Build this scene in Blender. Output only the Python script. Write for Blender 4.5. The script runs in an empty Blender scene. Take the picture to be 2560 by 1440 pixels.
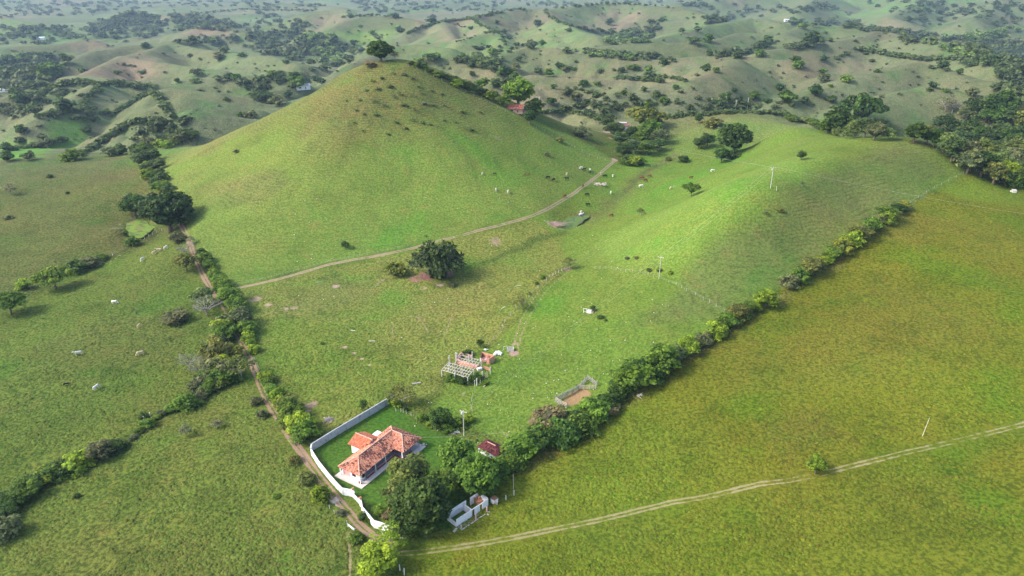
import bpy, bmesh, math, random
import numpy as np
from mathutils import Vector, Matrix

# ---------------------------------------------------------------- camera, sky, sun, exposure
sc = bpy.context.scene
COL = sc.collection
CAM_H, FOC, PITCH = 115.0, 1828.0, math.radians(24.2)
cam = bpy.data.cameras.new('camera')
cam.sensor_width = 36.0
cam.lens = FOC / 2560 * 36
cam.clip_start, cam.clip_end = 1.0, 30000.0
cam_o = bpy.data.objects.new('camera', cam)
COL.objects.link(cam_o)
cam_o.location = (0, 0, CAM_H)
cam_o.rotation_euler = (math.pi / 2 - PITCH, 0, 0)
sc.camera = cam_o

SUN_AZ, SUN_EL = math.radians(-102), math.radians(40)     # azimuth clockwise from +Y; the sun stands off to the side of the house gable
world = bpy.data.worlds.new('World'); sc.world = world; world.use_nodes = True
wn = world.node_tree
wn.nodes.clear()
sky = wn.nodes.new('ShaderNodeTexSky'); sky.sky_type = 'NISHITA'; sky.sun_disc = False
sky.sun_elevation = SUN_EL; sky.sun_rotation = SUN_AZ
sky.air_density = 1.0; sky.dust_density = 3.0; sky.ozone_density = 1.0
bg = wn.nodes.new('ShaderNodeBackground'); bg.inputs['Strength'].default_value = 0.15
wo = wn.nodes.new('ShaderNodeOutputWorld')
wn.links.new(sky.outputs[0], bg.inputs[0]); wn.links.new(bg.outputs[0], wo.inputs[0])
sun = bpy.data.lights.new('sun', 'SUN')
sun.energy = 1.5; sun.angle = math.radians(11.0); sun.color = (1.0, 0.975, 0.93)
sun_o = bpy.data.objects.new('sun', sun); COL.objects.link(sun_o)
sd = Vector((math.sin(SUN_AZ) * math.cos(SUN_EL), math.cos(SUN_AZ) * math.cos(SUN_EL), math.sin(SUN_EL)))
sun_o.rotation_euler = (-sd).to_track_quat('-Z', 'Y').to_euler()
sun_o.location = sd * 400
sc.view_settings.view_transform = 'Standard'; sc.view_settings.look = 'None'
sc.view_settings.gamma = 1.0; sc.view_settings.use_curve_mapping = False
sc.view_settings.exposure = 1.28
sc.cycles.max_bounces = 6; sc.cycles.diffuse_bounces = 3; sc.cycles.glossy_bounces = 2
sc.cycles.transparent_max_bounces = 8; sc.cycles.volume_bounces = 0
sc.cycles.use_adaptive_sampling = True

# ---------------------------------------------------------------- numpy helpers
def hash2(ix, iy, seed):
    h = (ix.astype(np.int64) * 374761393 + iy.astype(np.int64) * 668265263 + seed * 1442695041) & 0xffffffff
    h = ((h ^ (h >> 13)) * 1274126177) & 0xffffffff
    return ((h ^ (h >> 16)) & 0xffffff) / float(0xffffff)

def vnoise(x, y, scale, seed=0):
    """smooth value noise in -1..1, wavelength = scale metres"""
    x = np.asarray(x, float) / scale; y = np.asarray(y, float) / scale
    ix = np.floor(x); iy = np.floor(y)
    fx = x - ix; fy = y - iy
    fx = fx * fx * fx * (fx * (fx * 6 - 15) + 10); fy = fy * fy * fy * (fy * (fy * 6 - 15) + 10)
    ix = ix.astype(np.int64); iy = iy.astype(np.int64)
    a = hash2(ix, iy, seed); b = hash2(ix + 1, iy, seed); c = hash2(ix, iy + 1, seed); d = hash2(ix + 1, iy + 1, seed)
    return ((a * (1 - fx) + b * fx) * (1 - fy) + (c * (1 - fx) + d * fx) * fy) * 2 - 1

def fbm(x, y, scale, seed=0, octv=3):
    s = 0; a = 1.0; t = 0
    for k in range(octv):
        s = s + a * vnoise(x + 17.3 * k, y - 9.1 * k, scale / 2 ** k, seed + k); t += a; a *= 0.5
    return s / t

def sstep(a, b, x):
    t = np.clip((x - a) / (b - a), 0, 1); return t * t * (3 - 2 * t)

def rays(uv):
    """survey rays from the drone for photograph pixels (u, v)"""
    uv = np.atleast_2d(np.asarray(uv, float))
    xc = (uv[:, 0] - 1280) / FOC; yc = -(uv[:, 1] - 720) / FOC
    return np.stack([xc, math.cos(PITCH) + yc * math.sin(PITCH), -math.sin(PITCH) + yc * math.cos(PITCH)], 1)

def seg_dist(x, y, pts, closed=False):
    """distance to a polyline and the interpolated third column of pts"""
    best = np.full(np.shape(x), 1e9); val = np.zeros(np.shape(x))
    n = len(pts)
    for i in range(n if closed else n - 1):
        ax, ay = pts[i][:2]; bx, by = pts[(i + 1) % n][:2]
        dx, dy = bx - ax, by - ay; L = dx * dx + dy * dy + 1e-9
        t = np.clip(((x - ax) * dx + (y - ay) * dy) / L, 0, 1)
        d = np.hypot(x - ax - t * dx, y - ay - t * dy)
        m = d < best
        best = np.where(m, d, best)
        if len(pts[i]) > 2:
            val = np.where(m, pts[i][2] * (1 - t) + pts[(i + 1) % n][2] * t, val)
    return best, val

def in_poly(x, y, poly):
    r = np.zeros(np.shape(x), bool); n = len(poly)
    for i in range(n):
        x1, y1 = poly[i][:2]; x2, y2 = poly[(i + 1) % n][:2]
        c = ((y1 > y) != (y2 > y)) & (x < (x2 - x1) * (y - y1) / (y2 - y1 + 1e-12) + x1)
        r ^= c
    return r

def poly_mask(x, y, poly, soft):
    """1 inside, 0 outside, with a soft edge of the given width"""
    ins = in_poly(x, y, poly); d, _ = seg_dist(x, y, poly, True)
    return sstep(-soft, soft, np.where(ins, d, -d))
# ---------------------------------------------------------------- terrain
# control heights of the farm: z -> ground height known, d -> distance known (both surveyed along a photograph ray), w -> world point
CTRL = []
def cz(*rows):
    for u, v, z in rows:
        r = rays((u, v))[0]; t = (z - CAM_H) / r[2]; CTRL.append((r[0] * t, r[1] * t, z))
def cd(*rows):
    for u, v, d in rows:
        r = rays((u, v))[0]; t = d / r[1]; CTRL.append((r[0] * t, d, CAM_H + r[2] * t))
def cw(*rows):
    CTRL.extend(rows)
cz((0, 1440, -2), (640, 1440, -1), (1000, 1440, 0), (1280, 1440, .5), (1900, 1440, 4), (2560, 1440, 8),
   (0, 1200, -3), (300, 1110, -3), (540, 960, -3), (250, 1300, -1.5), (550, 1200, -1),
   (904, 1217, 0), (775, 1118, 0), (1050, 1124, 0), (968, 1000, 0), (1180, 1300, 0), (1100, 1200, 0), (1000, 1100, 0),
   (1280, 1130, .8), (1440, 980, 1.0), (1170, 920, .2), (900, 850, -1), (700, 900, -1.5), (600, 740, -1), (1000, 700, -.5),
   (0, 900, -3), (250, 800, -2.2), (450, 700, -1.8), (0, 760, -4.5), (240, 655, -4.5), (400, 585, -3.5), (345, 570, -4.2),
   (150, 500, -.5), (0, 560, -2), (300, 450, 1), (0, 400, 3), (150, 397, 3), (310, 388, 3.5),
   # straw valley and the near knoll
   (1250, 760, 0), (1200, 640, 0), (1440, 555, -.8), (1350, 680, .8),
   (1330, 900, 1), (1420, 780, 3.0), (1550, 725, 5.5), (1640, 690, 8.0), (1700, 680, 11), (1500, 900, 3), (1600, 830, 6),
   (1780, 600, 20), (1850, 535, 27), (1928, 470, 33), (2010, 430, 34), (2080, 400, 35), (2180, 346, 36), (2230, 340, 36.5), (2300, 347, 36), (2350, 372, 34.5),
   (1500, 620, 1.5), (1600, 540, 5), (1730, 490, 11), (1600, 467, 3.2), (1800, 430, 13), (1520, 470, 2.5), (1640, 430, 4),
   (1900, 620, 18.5), (2000, 600, 19), (2150, 500, 25), (1800, 720, 12),
   # olive field past the hedge
   (1600, 940, 4.2), (1900, 765, 11.2), (2100, 620, 17), (2270, 515, 22), (2400, 450, 25.5), (2440, 425, 26), (2560, 466, 20),
   (2560, 900, 13), (2560, 600, 18), (2300, 800, 13), (2040, 1180, 7), (2560, 1065, 10.5), (1700, 1250, 3), (1600, 1050, 3.2), (2300, 600, 19),
   # saddle and rear ridge
   (1620, 385, 5), (1750, 370, 8), (1835, 402, 9.5), (1950, 335, 20), (1830, 290, 18.5), (1900, 288, 18), (1700, 297, 14), (1600, 330, 8), (2030, 318, 18), (2090, 337, 21))
PK = (-76.0, 430.0)
for ang in range(165, 331, 15):
    for r, z in ((38, 45.5), (70, 30.5), (100, 17), (125, 7.5), (150, 1.0 if ang > 195 else 4)):
        a = math.radians(ang)
        z += (3.2 * math.exp(-((ang - 250) / 14) ** 2) - 2.0 * math.exp(-((ang - 285) / 14) ** 2) - 1.4 * math.exp(-((ang - 220) / 14) ** 2)) * (1 if 50 < r < 130 else .3)
        cw((PK[0] + r * math.cos(a), PK[1] + r * math.sin(a), z))
cw((PK[0], PK[1], 61.0), (PK[0] + 16, PK[1] + 2, 61.5), (PK[0] - 12, PK[1], 59))
cd((1100, 182, 437), (1200, 226, 442), (1300, 268, 448), (1400, 318, 448), (1480, 358, 444))
cz((1545, 402, 5.5))
# the far sides, hidden from the drone, fall away
cw((-75, 500, 34), (-75, 560, -4), (-150, 520, -2), (20, 540, 2), (-75, 640, -25), (-200, 520, -14), (-200, 640, -32),
   (-300, 520, -13), (-300, 640, -34), (60, 600, -12), (180, 590, -4), (180, 650, -22), (300, 520, -14), (300, 640, -28),
   (330, 400, -8), (330, 300, -3), (330, 460, -14), (250, 440, 0), (215, 470, -2), (205, 405, 14), (240, 395, 10), (160, 440, 10), (-340, 400, -2), (-340, 250, -4), (90, 540, 8), (150, 545, 12))
CT = np.array(CTRL)

def tps_fit(P, lam):
    xy = P[:, :2] / 100; n = len(P)
    d2 = ((xy[:, None] - xy[None]) ** 2).sum(2)
    K = np.where(d2 > 0, .5 * d2 * np.log(d2 + 1e-12), 0) + lam * np.eye(n)
    A = np.zeros((n + 3, n + 3)); A[:n, :n] = K; A[:n, n] = 1; A[:n, n + 1:] = xy; A[n, :n] = 1; A[n + 1:, :n] = xy.T
    return xy, np.linalg.solve(A, np.concatenate([P[:, 2], np.zeros(3)]))
TPS_XY, TPS_W = tps_fit(CT, 0.0015)
def tps(x, y):
    x = np.clip(x, -345, 335) / 100; y = np.clip(y, 60, 645) / 100
    n = len(TPS_XY)
    out = TPS_W[n] + TPS_W[n + 1] * x + TPS_W[n + 2] * y
    for i in range(n):
        d2 = (x - TPS_XY[i, 0]) ** 2 + (y - TPS_XY[i, 1]) ** 2
        out = out + TPS_W[i] * .5 * d2 * np.log(d2 + 1e-12)
    return out

# crests of the hills beyond the farm: (pixel u, pixel v, distance)
RIDGES = [
    # behind the hedged lane
    [(417, 298, 560), (477, 279, 565), (628, 297, 575)],
    [(430, 250, 640), (457, 245, 640), (638, 274, 650)],
    [(417, 222, 730), (551, 235, 725), (690, 267, 720)],
    [(161, 192, 860), (208, 188, 860), (296, 203, 840), (484, 214, 840), (538, 202, 850), (618, 191, 860), (720, 194, 850)],
    [(60, 178, 1060), (158, 155, 1080), (235, 128, 1160), (302, 116, 1220), (417, 104, 1280), (470, 92, 1330)],
    [(417, 104, 1280), (490, 122, 1200), (600, 134, 1130), (672, 141, 1100), (739, 158, 1040)],
    [(215, 181, 930), (302, 143, 1040), (370, 128, 1120), (420, 108, 1270)],
    [(302, 143, 1040), (420, 160, 1000), (560, 178, 950)],
    [(180, 70, 2300), (235, 57, 2300), (322, 25, 2350), (403, 37, 2350), (470, 30, 2300), (524, 44, 2250), (600, 62, 2200)],
    [(464, 84, 1700), (517, 62, 1760), (551, 62, 1760), (611, 81, 1700)],
    [(-120, 30, 2200), (0, 44, 2050), (84, 58, 1950)],
    [(90, 300, 640), (160, 262, 700), (225, 222, 770), (245, 208, 800)],
    [(210, 385, 560), (270, 350, 600), (330, 305, 640), (385, 250, 720), (395, 235, 760)],
    [(-60, 260, 760), (40, 235, 800), (120, 205, 860)],
    [(-80, 140, 1300), (20, 118, 1400), (130, 112, 1450), (230, 98, 1500)],
    [(340, 22, 3100), (440, 16, 3200), (560, 18, 3200), (640, 24, 3000)],
    [(620, 6, 3300), (760, 8, 3100), (860, 18, 2900)],
    # centre
    [(690, 60, 2000), (780, 30, 1980), (860, 24, 2000), (900, 40, 1900), (960, 60, 1850)],
    [(780, 92, 1500), (860, 55, 1620), (910, 39, 1680), (990, 42, 1650), (1048, 52, 1600)],
    [(1005, 84, 1430), (1025, 77, 1450), (1102, 52, 1560), (1179, 42, 1600), (1233, 32, 1660), (1314, 22, 1740), (1364, 24, 1740), (1498, 8, 1900), (1566, 8, 1900), (1700, 20, 1760), (1790, 42, 1600)],
    [(1102, 52, 1560), (1120, 80, 1330), (1140, 108, 1150)],
    [(1179, 42, 1600), (1213, 67, 1400), (1240, 84, 1250), (1262, 112, 1060)],
    [(1364, 24, 1740), (1398, 50, 1500), (1440, 76, 1280), (1500, 92, 1150)],
    [(1149, 103, 1110), (1196, 86, 1170), (1230, 84, 1190)],
    [(880, 160, 900), (960, 122, 1020), (1040, 112, 1040), (1130, 122, 980)],
    [(1256, 136, 890), (1320, 118, 930), (1384, 121, 920), (1431, 133, 890), (1518, 143, 860), (1616, 151, 830), (1720, 146, 820), (1790, 132, 840)],
    [(1045, 146, 720), (1075, 139, 730), (1162, 148, 720), (1243, 178, 690)],
    [(1213, 217, 610), (1330, 191, 640), (1404, 189, 645), (1475, 198, 635), (1576, 205, 630), (1720, 203, 620), (1811, 171, 680), (1841, 148, 740)],
    [(1576, 205, 630), (1540, 235, 590), (1500, 262, 565)],
    [(1640, 204, 625), (1610, 236, 590), (1570, 262, 570)],
    [(1720, 203, 620), (1690, 240, 590), (1660, 275, 565)],
    [(1492, 116, 1010), (1565, 111, 1010), (1640, 109, 1000), (1720, 107, 1000), (1801, 97, 1040), (1848, 84, 1120), (1955, 81, 1120), (2022, 64, 1240), (2147, 67, 1240)],
    [(1576, 104, 1110), (1633, 97, 1130), (1700, 84, 1190), (1767, 64, 1320), (1875, 47, 1440), (1915, 47, 1440), (1962, 57, 1380)],
    [(1700, 144, 800), (1828, 138, 790), (1915, 148, 770), (1985, 152, 760)],
    [(1915, 128, 930), (2002, 114, 960), (2086, 104, 980), (2147, 94, 1010), (2201, 76, 1100), (2237, 84, 1060), (2285, 101, 960), (2355, 107, 930), (2439, 131, 850), (2533, 161, 760)],
    [(1930, 262, 560), (1962, 255, 565), (2036, 228, 590), (2137, 195, 620), (2204, 178, 640), (2291, 160, 660), (2338, 165, 655), (2405, 188, 620), (2473, 205, 600), (2570, 228, 570)],
    [(2150, 262, 520), (2190, 250, 530), (2271, 228, 545), (2325, 218, 550), (2372, 225, 545), (2456, 242, 530), (2580, 275, 500)],
    # the long slope that closes the valley
    [(1700, 6, 2500), (1850, -10, 2600), (2050, -25, 2700), (2250, -40, 2700), (2450, -50, 2600), (2700, -60, 2500)],
    [(2050, -25, 2700), (2020, 12, 2150), (1990, 36, 1850)],
    [(2350, -40, 2700), (2280, 10, 2050), (2220, 45, 1700)],
    [(2560, -50, 2550), (2480, 20, 1900), (2430, 55, 1600)],
    [(900, -14, 4200), (1200, -12, 4200), (1500, -16, 4000), (1800, -24, 3800)],
    [(-400, -30, 6000), (200, -26, 6000), (700, -22, 5600), (1100, -24, 5600)],
]
RW = []
for rd in RIDGES:
    w = []
    for u, v, d in rd:
        r = rays((u, v))[0]; t = d / r[1]; w.append((r[0] * t, d, CAM_H + r[2] * t))
    RW.append(w)

def far_height(x, y):
    r = np.hypot(x, y)
    z = -42 - .011 * np.clip(r - 500, 0, 3500) - .006 * np.clip(r - 4000, 0, 6000) + 5 * fbm(x, y, 260, 3) 
    wx = x + 22 * vnoise(x, y, 130, 11) + 7 * vnoise(x, y, 42, 13); wy = y + 22 * vnoise(x, y, 130, 12) + 7 * vnoise(x, y, 42, 14)
    k = 2.5; near_crest = np.full(x.shape, 1e9)
    for w in RW:
        dm = np.mean([p[1] for p in w])
        m = np.hypot(x - np.mean([p[0] for p in w]), y - dm) < 500 + 1.2 * dm
        if not m.any():
            continue
        xm, ym, wxm, wym = x[m], y[m], wx[m], wy[m]; zm = z[m]
        rr = 5 + .003 * dm
        slope = .42 if dm < 1400 else .36
        for i in range(len(w) - 1):
            d0, cr = seg_dist(xm, ym, w[i:i + 2]); d1, _ = seg_dist(wxm, wym, w[i:i + 2])
            g = sstep(0, 60, d0); d = d0 * (1 - g) + d1 * g
            nc = near_crest[m]; near_crest[m] = np.minimum(nc, d0)
            ax, ay = w[i][:2]; bx, by = w[i + 1][:2]; Ls = math.hypot(bx - ax, by - ay) + 1e-6
            along = ((xm - ax) * (bx - ax) + (ym - ay) * (by - ay)) / Ls
            side = np.sign((xm - ax) * (by - ay) - (ym - ay) * (bx - ax))
            sp = 64 if dm < 900 else (88 if dm < 1500 else 130)
            ph = along / sp + .9 * vnoise(xm, ym, sp * 2.2, 33) + side * .37 + (dm % 7)
            spur = np.abs(np.sin(math.pi * ph)) ** .8
            spur2 = np.abs(np.sin(math.pi * (ph * 2.3 + .6 * vnoise(xm, ym, sp, 35))))
            soft = .45 + .45 * (1 - sstep(0, 120, xm) * (1 - sstep(1000, 1400, ym)))
            d = d + np.clip(d0 - 6, 0, 75) * soft * (.85 * (1 - spur) + .30 * (1 - spur2))
            zz = cr - slope * (np.sqrt(d * d + rr * rr) - rr) / (1 + d / 900)
            h = np.clip(.5 + .5 * (zz - zm) / k, 0, 1)
            zm = zz * h + zm * (1 - h) + k * h * (1 - h)
        z[m] = zm
    away = .12 + .88 * sstep(6, 55, near_crest)
    # gullies between spurs, cut deeper away from the crests
    gx = x + 30 * vnoise(x, y, 160, 25); gy = y + 30 * vnoise(x, y, 160, 26)
    g1 = 1 - np.abs(vnoise(gx, gy, 150, 21)) * 1.7; g2 = 1 - np.abs(vnoise(gx, gy, 66, 22)) * 1.7; g3 = 1 - np.abs(vnoise(x, y, 30, 23)) * 1.7
    cut = np.clip(g1, 0, 1) ** 2 * 6.0 + np.clip(g2, 0, 1) ** 2 * 2.4 + np.clip(g3, 0, 1) ** 2 * .6
    z = z - (cut - 3.0) * away * sstep(480, 600, r)
    return z

def height_raw(x, y):
    zn = tps(x, y)
    ext = np.clip(y - 600, 0, 1e4) * .35 + np.clip(x - 330, 0, 1e4) * .35 * sstep(250, 330, y) 
    zn = zn - np.minimum(ext, 80)
    off = sstep(90, 200, np.hypot(x + 30, y - 150))
    zn = zn + .5 * fbm(x, y, 38, 31) * off
    # shallow runnels and shoulders down the cone hill and the spur
    dx, dy = x - PK[0], y - PK[1]; rc = np.hypot(dx, dy); th = np.arctan2(dy, dx)
    run = np.abs(np.sin(7.5 * th + 1.6 * vnoise(x, y, 45, 36))) + .5 * np.abs(np.sin(17 * th + 2.2 * vnoise(x, y, 30, 37)))
    zn = zn - .65 * (1 - np.clip(run, 0, 1.1)) * sstep(22, 60, rc) * (1 - sstep(105, 150, rc)) + .9 * fbm(x, y, 24, 38) * sstep(8, 20, zn) * off
    m = np.hypot(x, y) > 440
    z = zn.copy()
    if m.any():
        zf = far_height(x[m], y[m]) - 60 * (1 - sstep(455, 540, np.hypot(x[m], y[m])))
        # the farm's own hills end where the ground has fallen below the valley floors
        k = 3.0; h = np.clip(.5 + .5 * (zf - zn[m]) / k, 0, 1)
        z[m] = zf * h + zn[m] * (1 - h) + k * h * (1 - h)
    return z

NR, NA = 820, 620
R0, R1 = 62.0, 9500.0
s = np.linspace(0, 1, NR)
RAD = 1 / (R0 ** -.5 + s * (R1 ** -.5 - R0 ** -.5)) ** 2
ANG = np.concatenate([np.linspace(-180, -50, 40, endpoint=False), np.linspace(-50, 50, NA), np.linspace(50, 180, 41)[1:]])
ANG = np.radians(ANG)                                     # clockwise from +Y
GX = RAD[:, None] * np.sin(ANG)[None]; GY = RAD[:, None] * np.cos(ANG)[None]
GZ = height_raw(GX.ravel(), GY.ravel()).reshape(GX.shape)

def ground(x, y):
    """height of the ground mesh at (x, y)"""
    x = np.asarray(x, float); y = np.asarray(y, float)
    r = np.clip(np.hypot(x, y), R0, R1 * .999); a = np.arctan2(x, y)
    i = np.clip(np.searchsorted(RAD, r) - 1, 0, NR - 2); j = np.clip(np.searchsorted(ANG, a) - 1, 0, len(ANG) - 2)
    fr = (r - RAD[i]) / (RAD[i + 1] - RAD[i]); fa = np.clip((a - ANG[j]) / (ANG[j + 1] - ANG[j]), 0, 1)
    return (GZ[i, j] * (1 - fr) + GZ[i + 1, j] * fr) * (1 - fa) + (GZ[i, j + 1] * (1 - fr) + GZ[i + 1, j + 1] * fr) * fa

def at_many(uv):
    """where the survey rays for photograph pixels meet the ground"""
    d = rays(uv); hz = np.hypot(d[:, 0], d[:, 1])
    out = np.zeros((len(d), 3))
    az = np.arctan2(d[:, 0], d[:, 1])
    for q in range(len(d)):
        t = RAD / hz[q]
        zr = CAM_H + d[q, 2] * t
        zg = ground(RAD * math.sin(az[q]), RAD * math.cos(az[q]))
        hit = np.nonzero(zr <= zg)[0]
        if len(hit) == 0:
            i = NR - 2; f = 0
        else:
            i = max(hit[0] - 1, 0)
            g0 = zr[i] - zg[i]; g1 = zr[i + 1] - zg[i + 1]; f = np.clip(g0 / (g0 - g1 + 1e-9), 0, 1)
        tt = t[i] + f * (t[i + 1] - t[i])
        x, y = d[q, 0] * tt, d[q, 1] * tt
        out[q] = x, y, float(ground(x, y))
    return out
def at(u, v):
    return at_many([(u, v)])[0]

# level yard, and the two dug ponds
def lay(uvs):
    return [tuple(p) for p in at_many(uvs)]
w_ = 1 - sstep(20, 34, np.hypot(GX + 33, GY - 150)); GZ = GZ * (1 - w_)
POND_A = lay([(318, 562), (333, 549), (352, 545), (372, 552), (384, 566), (378, 582), (352, 592), (326, 590), (310, 576)])
POND_B = lay([(1400, 549), (1420, 541), (1448, 537), (1476, 539), (1474, 549), (1455, 562), (1430, 571), (1406, 566)])
PA_Z = float(np.mean([p[2] for p in POND_A])) - .1; PB_Z = float(np.mean([p[2] for p in POND_B])) - .1
for P, Z in ((POND_A, PA_Z), (POND_B, PB_Z)):
    m_ = poly_mask(GX, GY, P, .7); rim = poly_mask(GX, GY, P, 6.0)
    GZ = GZ * (1 - rim) + (Z + .12) * rim
    GZ = GZ - .7 * m_
# ---------------------------------------------------------------- mesh / object helpers
def mesh_from(name, verts, faces, mat=None, smooth=False, attrs=None):
    me = bpy.data.meshes.new(name)
    verts = np.asarray(verts, np.float32)
    if isinstance(faces, np.ndarray):
        nf, k = faces.shape
        me.vertices.add(len(verts)); me.vertices.foreach_set('co', verts.ravel())
        me.loops.add(nf * k); me.loops.foreach_set('vertex_index', faces.astype(np.int32).ravel())
        me.polygons.add(nf); me.polygons.foreach_set('loop_start', np.arange(0, nf * k, k, dtype=np.int32))
        me.update(calc_edges=True)
    else:
        me.from_pydata(verts.tolist(), [], faces)
    if attrs:
        for n, a in attrs.items():
            a = np.asarray(a, np.float32)
            if a.ndim == 2:
                at_ = me.attributes.new(n, 'FLOAT_COLOR', 'POINT')
                c = np.ones((len(a), 4), np.float32); c[:, :3] = a
                at_.data.foreach_set('color', c.ravel())
            else:
                me.attributes.new(n, 'FLOAT', 'POINT').data.foreach_set('value', a)
    if smooth:
        me.polygons.foreach_set('use_smooth', np.ones(len(me.polygons), bool))
    if mat is not None:
        me.materials.append(mat)
    me.validate()
    return me

def link(name, me, parent=None, loc=None, rotz=None, scale=None):
    o = bpy.data.objects.new(name, me)
    COL.objects.link(o)
    if parent is not None: o.parent = parent
    if loc is not None: o.location = [float(c) for c in loc]
    if rotz is not None: o.rotation_euler = (0, 0, float(rotz))
    if scale is not None: o.scale = [float(c) for c in scale]
    return o

def tag(o, label, cat, group=None):
    o['label'] = label; o['category'] = cat
    if group: o['group'] = group
    return o

def thing(name, label, cat, loc=(0, 0, 0), rotz=0, group=None, scale=None):
    return tag(link(name, None, None, loc, rotz, scale), label, cat, group)

class MB:
    """collects boxes, tubes and prisms and links them as one mesh"""
    def __init__(self): self.v = []; self.f = []
    def quadset(self, vs, fs):
        n = len(self.v); self.v += [tuple(map(float, p)) for p in vs]; self.f += [tuple(n + i for i in f) for f in fs]; return self
    def box(self, c, s, rz=0.0):
        cx, cy, cz_ = c; a, b, h = s[0] / 2, s[1] / 2, s[2] / 2; ca, sa = math.cos(rz), math.sin(rz)
        vs = []
        for dz in (-h, h):
            for dx, dy in ((-a, -b), (a, -b), (a, b), (-a, b)):
                vs.append((cx + dx * ca - dy * sa, cy + dx * sa + dy * ca, cz_ + dz))
        return self.quadset(vs, [(3, 2, 1, 0), (4, 5, 6, 7), (0, 1, 5, 4), (1, 2, 6, 5), (2, 3, 7, 6), (3, 0, 4, 7)])
    def bar(self, p, q, w, h=None, up=(0, 0, 1)):
        """box beam from p to q"""
        h = h or w; p = Vector(p); q = Vector(q); d = (q - p).normalized()
        upv = Vector(up)
        if abs(d.dot(upv)) > .98: upv = Vector((1, 0, 0))
        s = d.cross(upv).normalized(); t = s.cross(d).normalized()
        vs = []
        for e in (p, q):
            for i, j in ((-1, -1), (1, -1), (1, 1), (-1, 1)):
                vs.append(tuple(e + s * (w / 2 * i) + t * (h / 2 * j)))
        return self.quadset(vs, [(3, 2, 1, 0), (4, 5, 6, 7), (0, 1, 5, 4), (1, 2, 6, 5), (2, 3, 7, 6), (3, 0, 4, 7)])
    def tube(self, pts, radii, n=6, cap=True):
        pts = [Vector(p) for p in pts]; rings = []
        for i, p in enumerate(pts):
            d = (pts[min(i + 1, len(pts) - 1)] - pts[max(i - 1, 0)]).normalized()
            a = d.cross(Vector((0, 0, 1)))
            if a.length < .05: a = d.cross(Vector((0, 1, 0)))
            a.normalize(); b = d.cross(a).normalized(); r = radii[i] if hasattr(radii, '__len__') else radii
            rings.append([p + (a * math.cos(2 * math.pi * k / n) + b * math.sin(2 * math.pi * k / n)) * r for k in range(n)])
        vs = [v for r in rings for v in r]; fs = []
        for i in range(len(pts) - 1):
            for k in range(n):
                fs.append((i * n + k, i * n + (k + 1) % n, (i + 1) * n + (k + 1) % n, (i + 1) * n + k))
        if cap:
            fs.append(tuple(range(n))[::-1]); fs.append(tuple((len(pts) - 1) * n + k for k in range(n)))
        return self.quadset(vs, fs)
    def mesh(self, name, mat, smooth=False): return mesh_from(name, self.v, self.f, mat, smooth)
    def build(self, name, mat, parent=None, loc=None, rotz=None, smooth=False):
        return link(name, self.mesh(name, mat, smooth), parent, loc, rotz)

# ---------------------------------------------------------------- materials
def nodes_of(name):
    m = bpy.data.materials.new(name); m.use_nodes = True
    nt = m.node_tree; nt.nodes.clear()
    out = nt.nodes.new('ShaderNodeOutputMaterial'); b = nt.nodes.new('ShaderNodeBsdfPrincipled')
    nt.links.new(b.outputs[0], out.inputs[0]); b.inputs['Specular IOR Level'].default_value = .15; b.inputs['Roughness'].default_value = .85
    return m, nt, b
def N(nt, t, **kw):
    n = nt.nodes.new(t)
    for k, v in kw.items(): setattr(n, k, v)
    return n
def noise(nt, vec, scale, detail=2.0, rough=.55, dist=0.0):
    n = N(nt, 'ShaderNodeTexNoise'); n.inputs['Scale'].default_value = scale; n.inputs['Detail'].default_value = detail
    n.inputs['Roughness'].default_value = rough; n.inputs['Distortion'].default_value = dist
    if vec is not None: nt.links.new(vec, n.inputs['Vector'])
    return n.outputs['Fac']
def val(nt, op, a, b=None, c=None, clamp=False):
    n = N(nt, 'ShaderNodeMath', operation=op, use_clamp=clamp)
    for i, s_ in enumerate((a, b, c)):
        if s_ is None: continue
        if isinstance(s_, (int, float)): n.inputs[i].default_value = s_
        else: nt.links.new(s_, n.inputs[i])
    return n.outputs[0]
def ramp(nt, f, a, b, lo=0.0, hi=1.0):
    n = N(nt, 'ShaderNodeMapRange', interpolation_type='SMOOTHSTEP')
    for k, v in (('From Min', a), ('From Max', b), ('To Min', lo), ('To Max', hi)): n.inputs[k].default_value = v
    nt.links.new(f, n.inputs['Value']); return n.outputs['Result']
def mix(nt, fac, a, b, blend='MIX'):
    n = N(nt, 'ShaderNodeMix', data_type='RGBA', blend_type=blend)
    for i, s_ in ((0, fac), (6, a), (7, b)):
        if isinstance(s_, (int, float)): n.inputs[i].default_value = s_
        elif isinstance(s_, tuple): n.inputs[i].default_value = (*s_, 1)
        else: nt.links.new(s_, n.inputs[i])
    return n.outputs[2]
def attr(nt, name, out='Fac'):
    n = N(nt, 'ShaderNodeAttribute'); n.attribute_name = name; return n.outputs[out]
def bump(nt, h, dist, strength=1.0):
    n = N(nt, 'ShaderNodeBump'); n.inputs['Distance'].default_value = dist
    if isinstance(strength, float): n.inputs['Strength'].default_value = strength
    else: nt.links.new(strength, n.inputs['Strength'])
    nt.links.new(h, n.inputs['Height']); return n.outputs[0]

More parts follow.
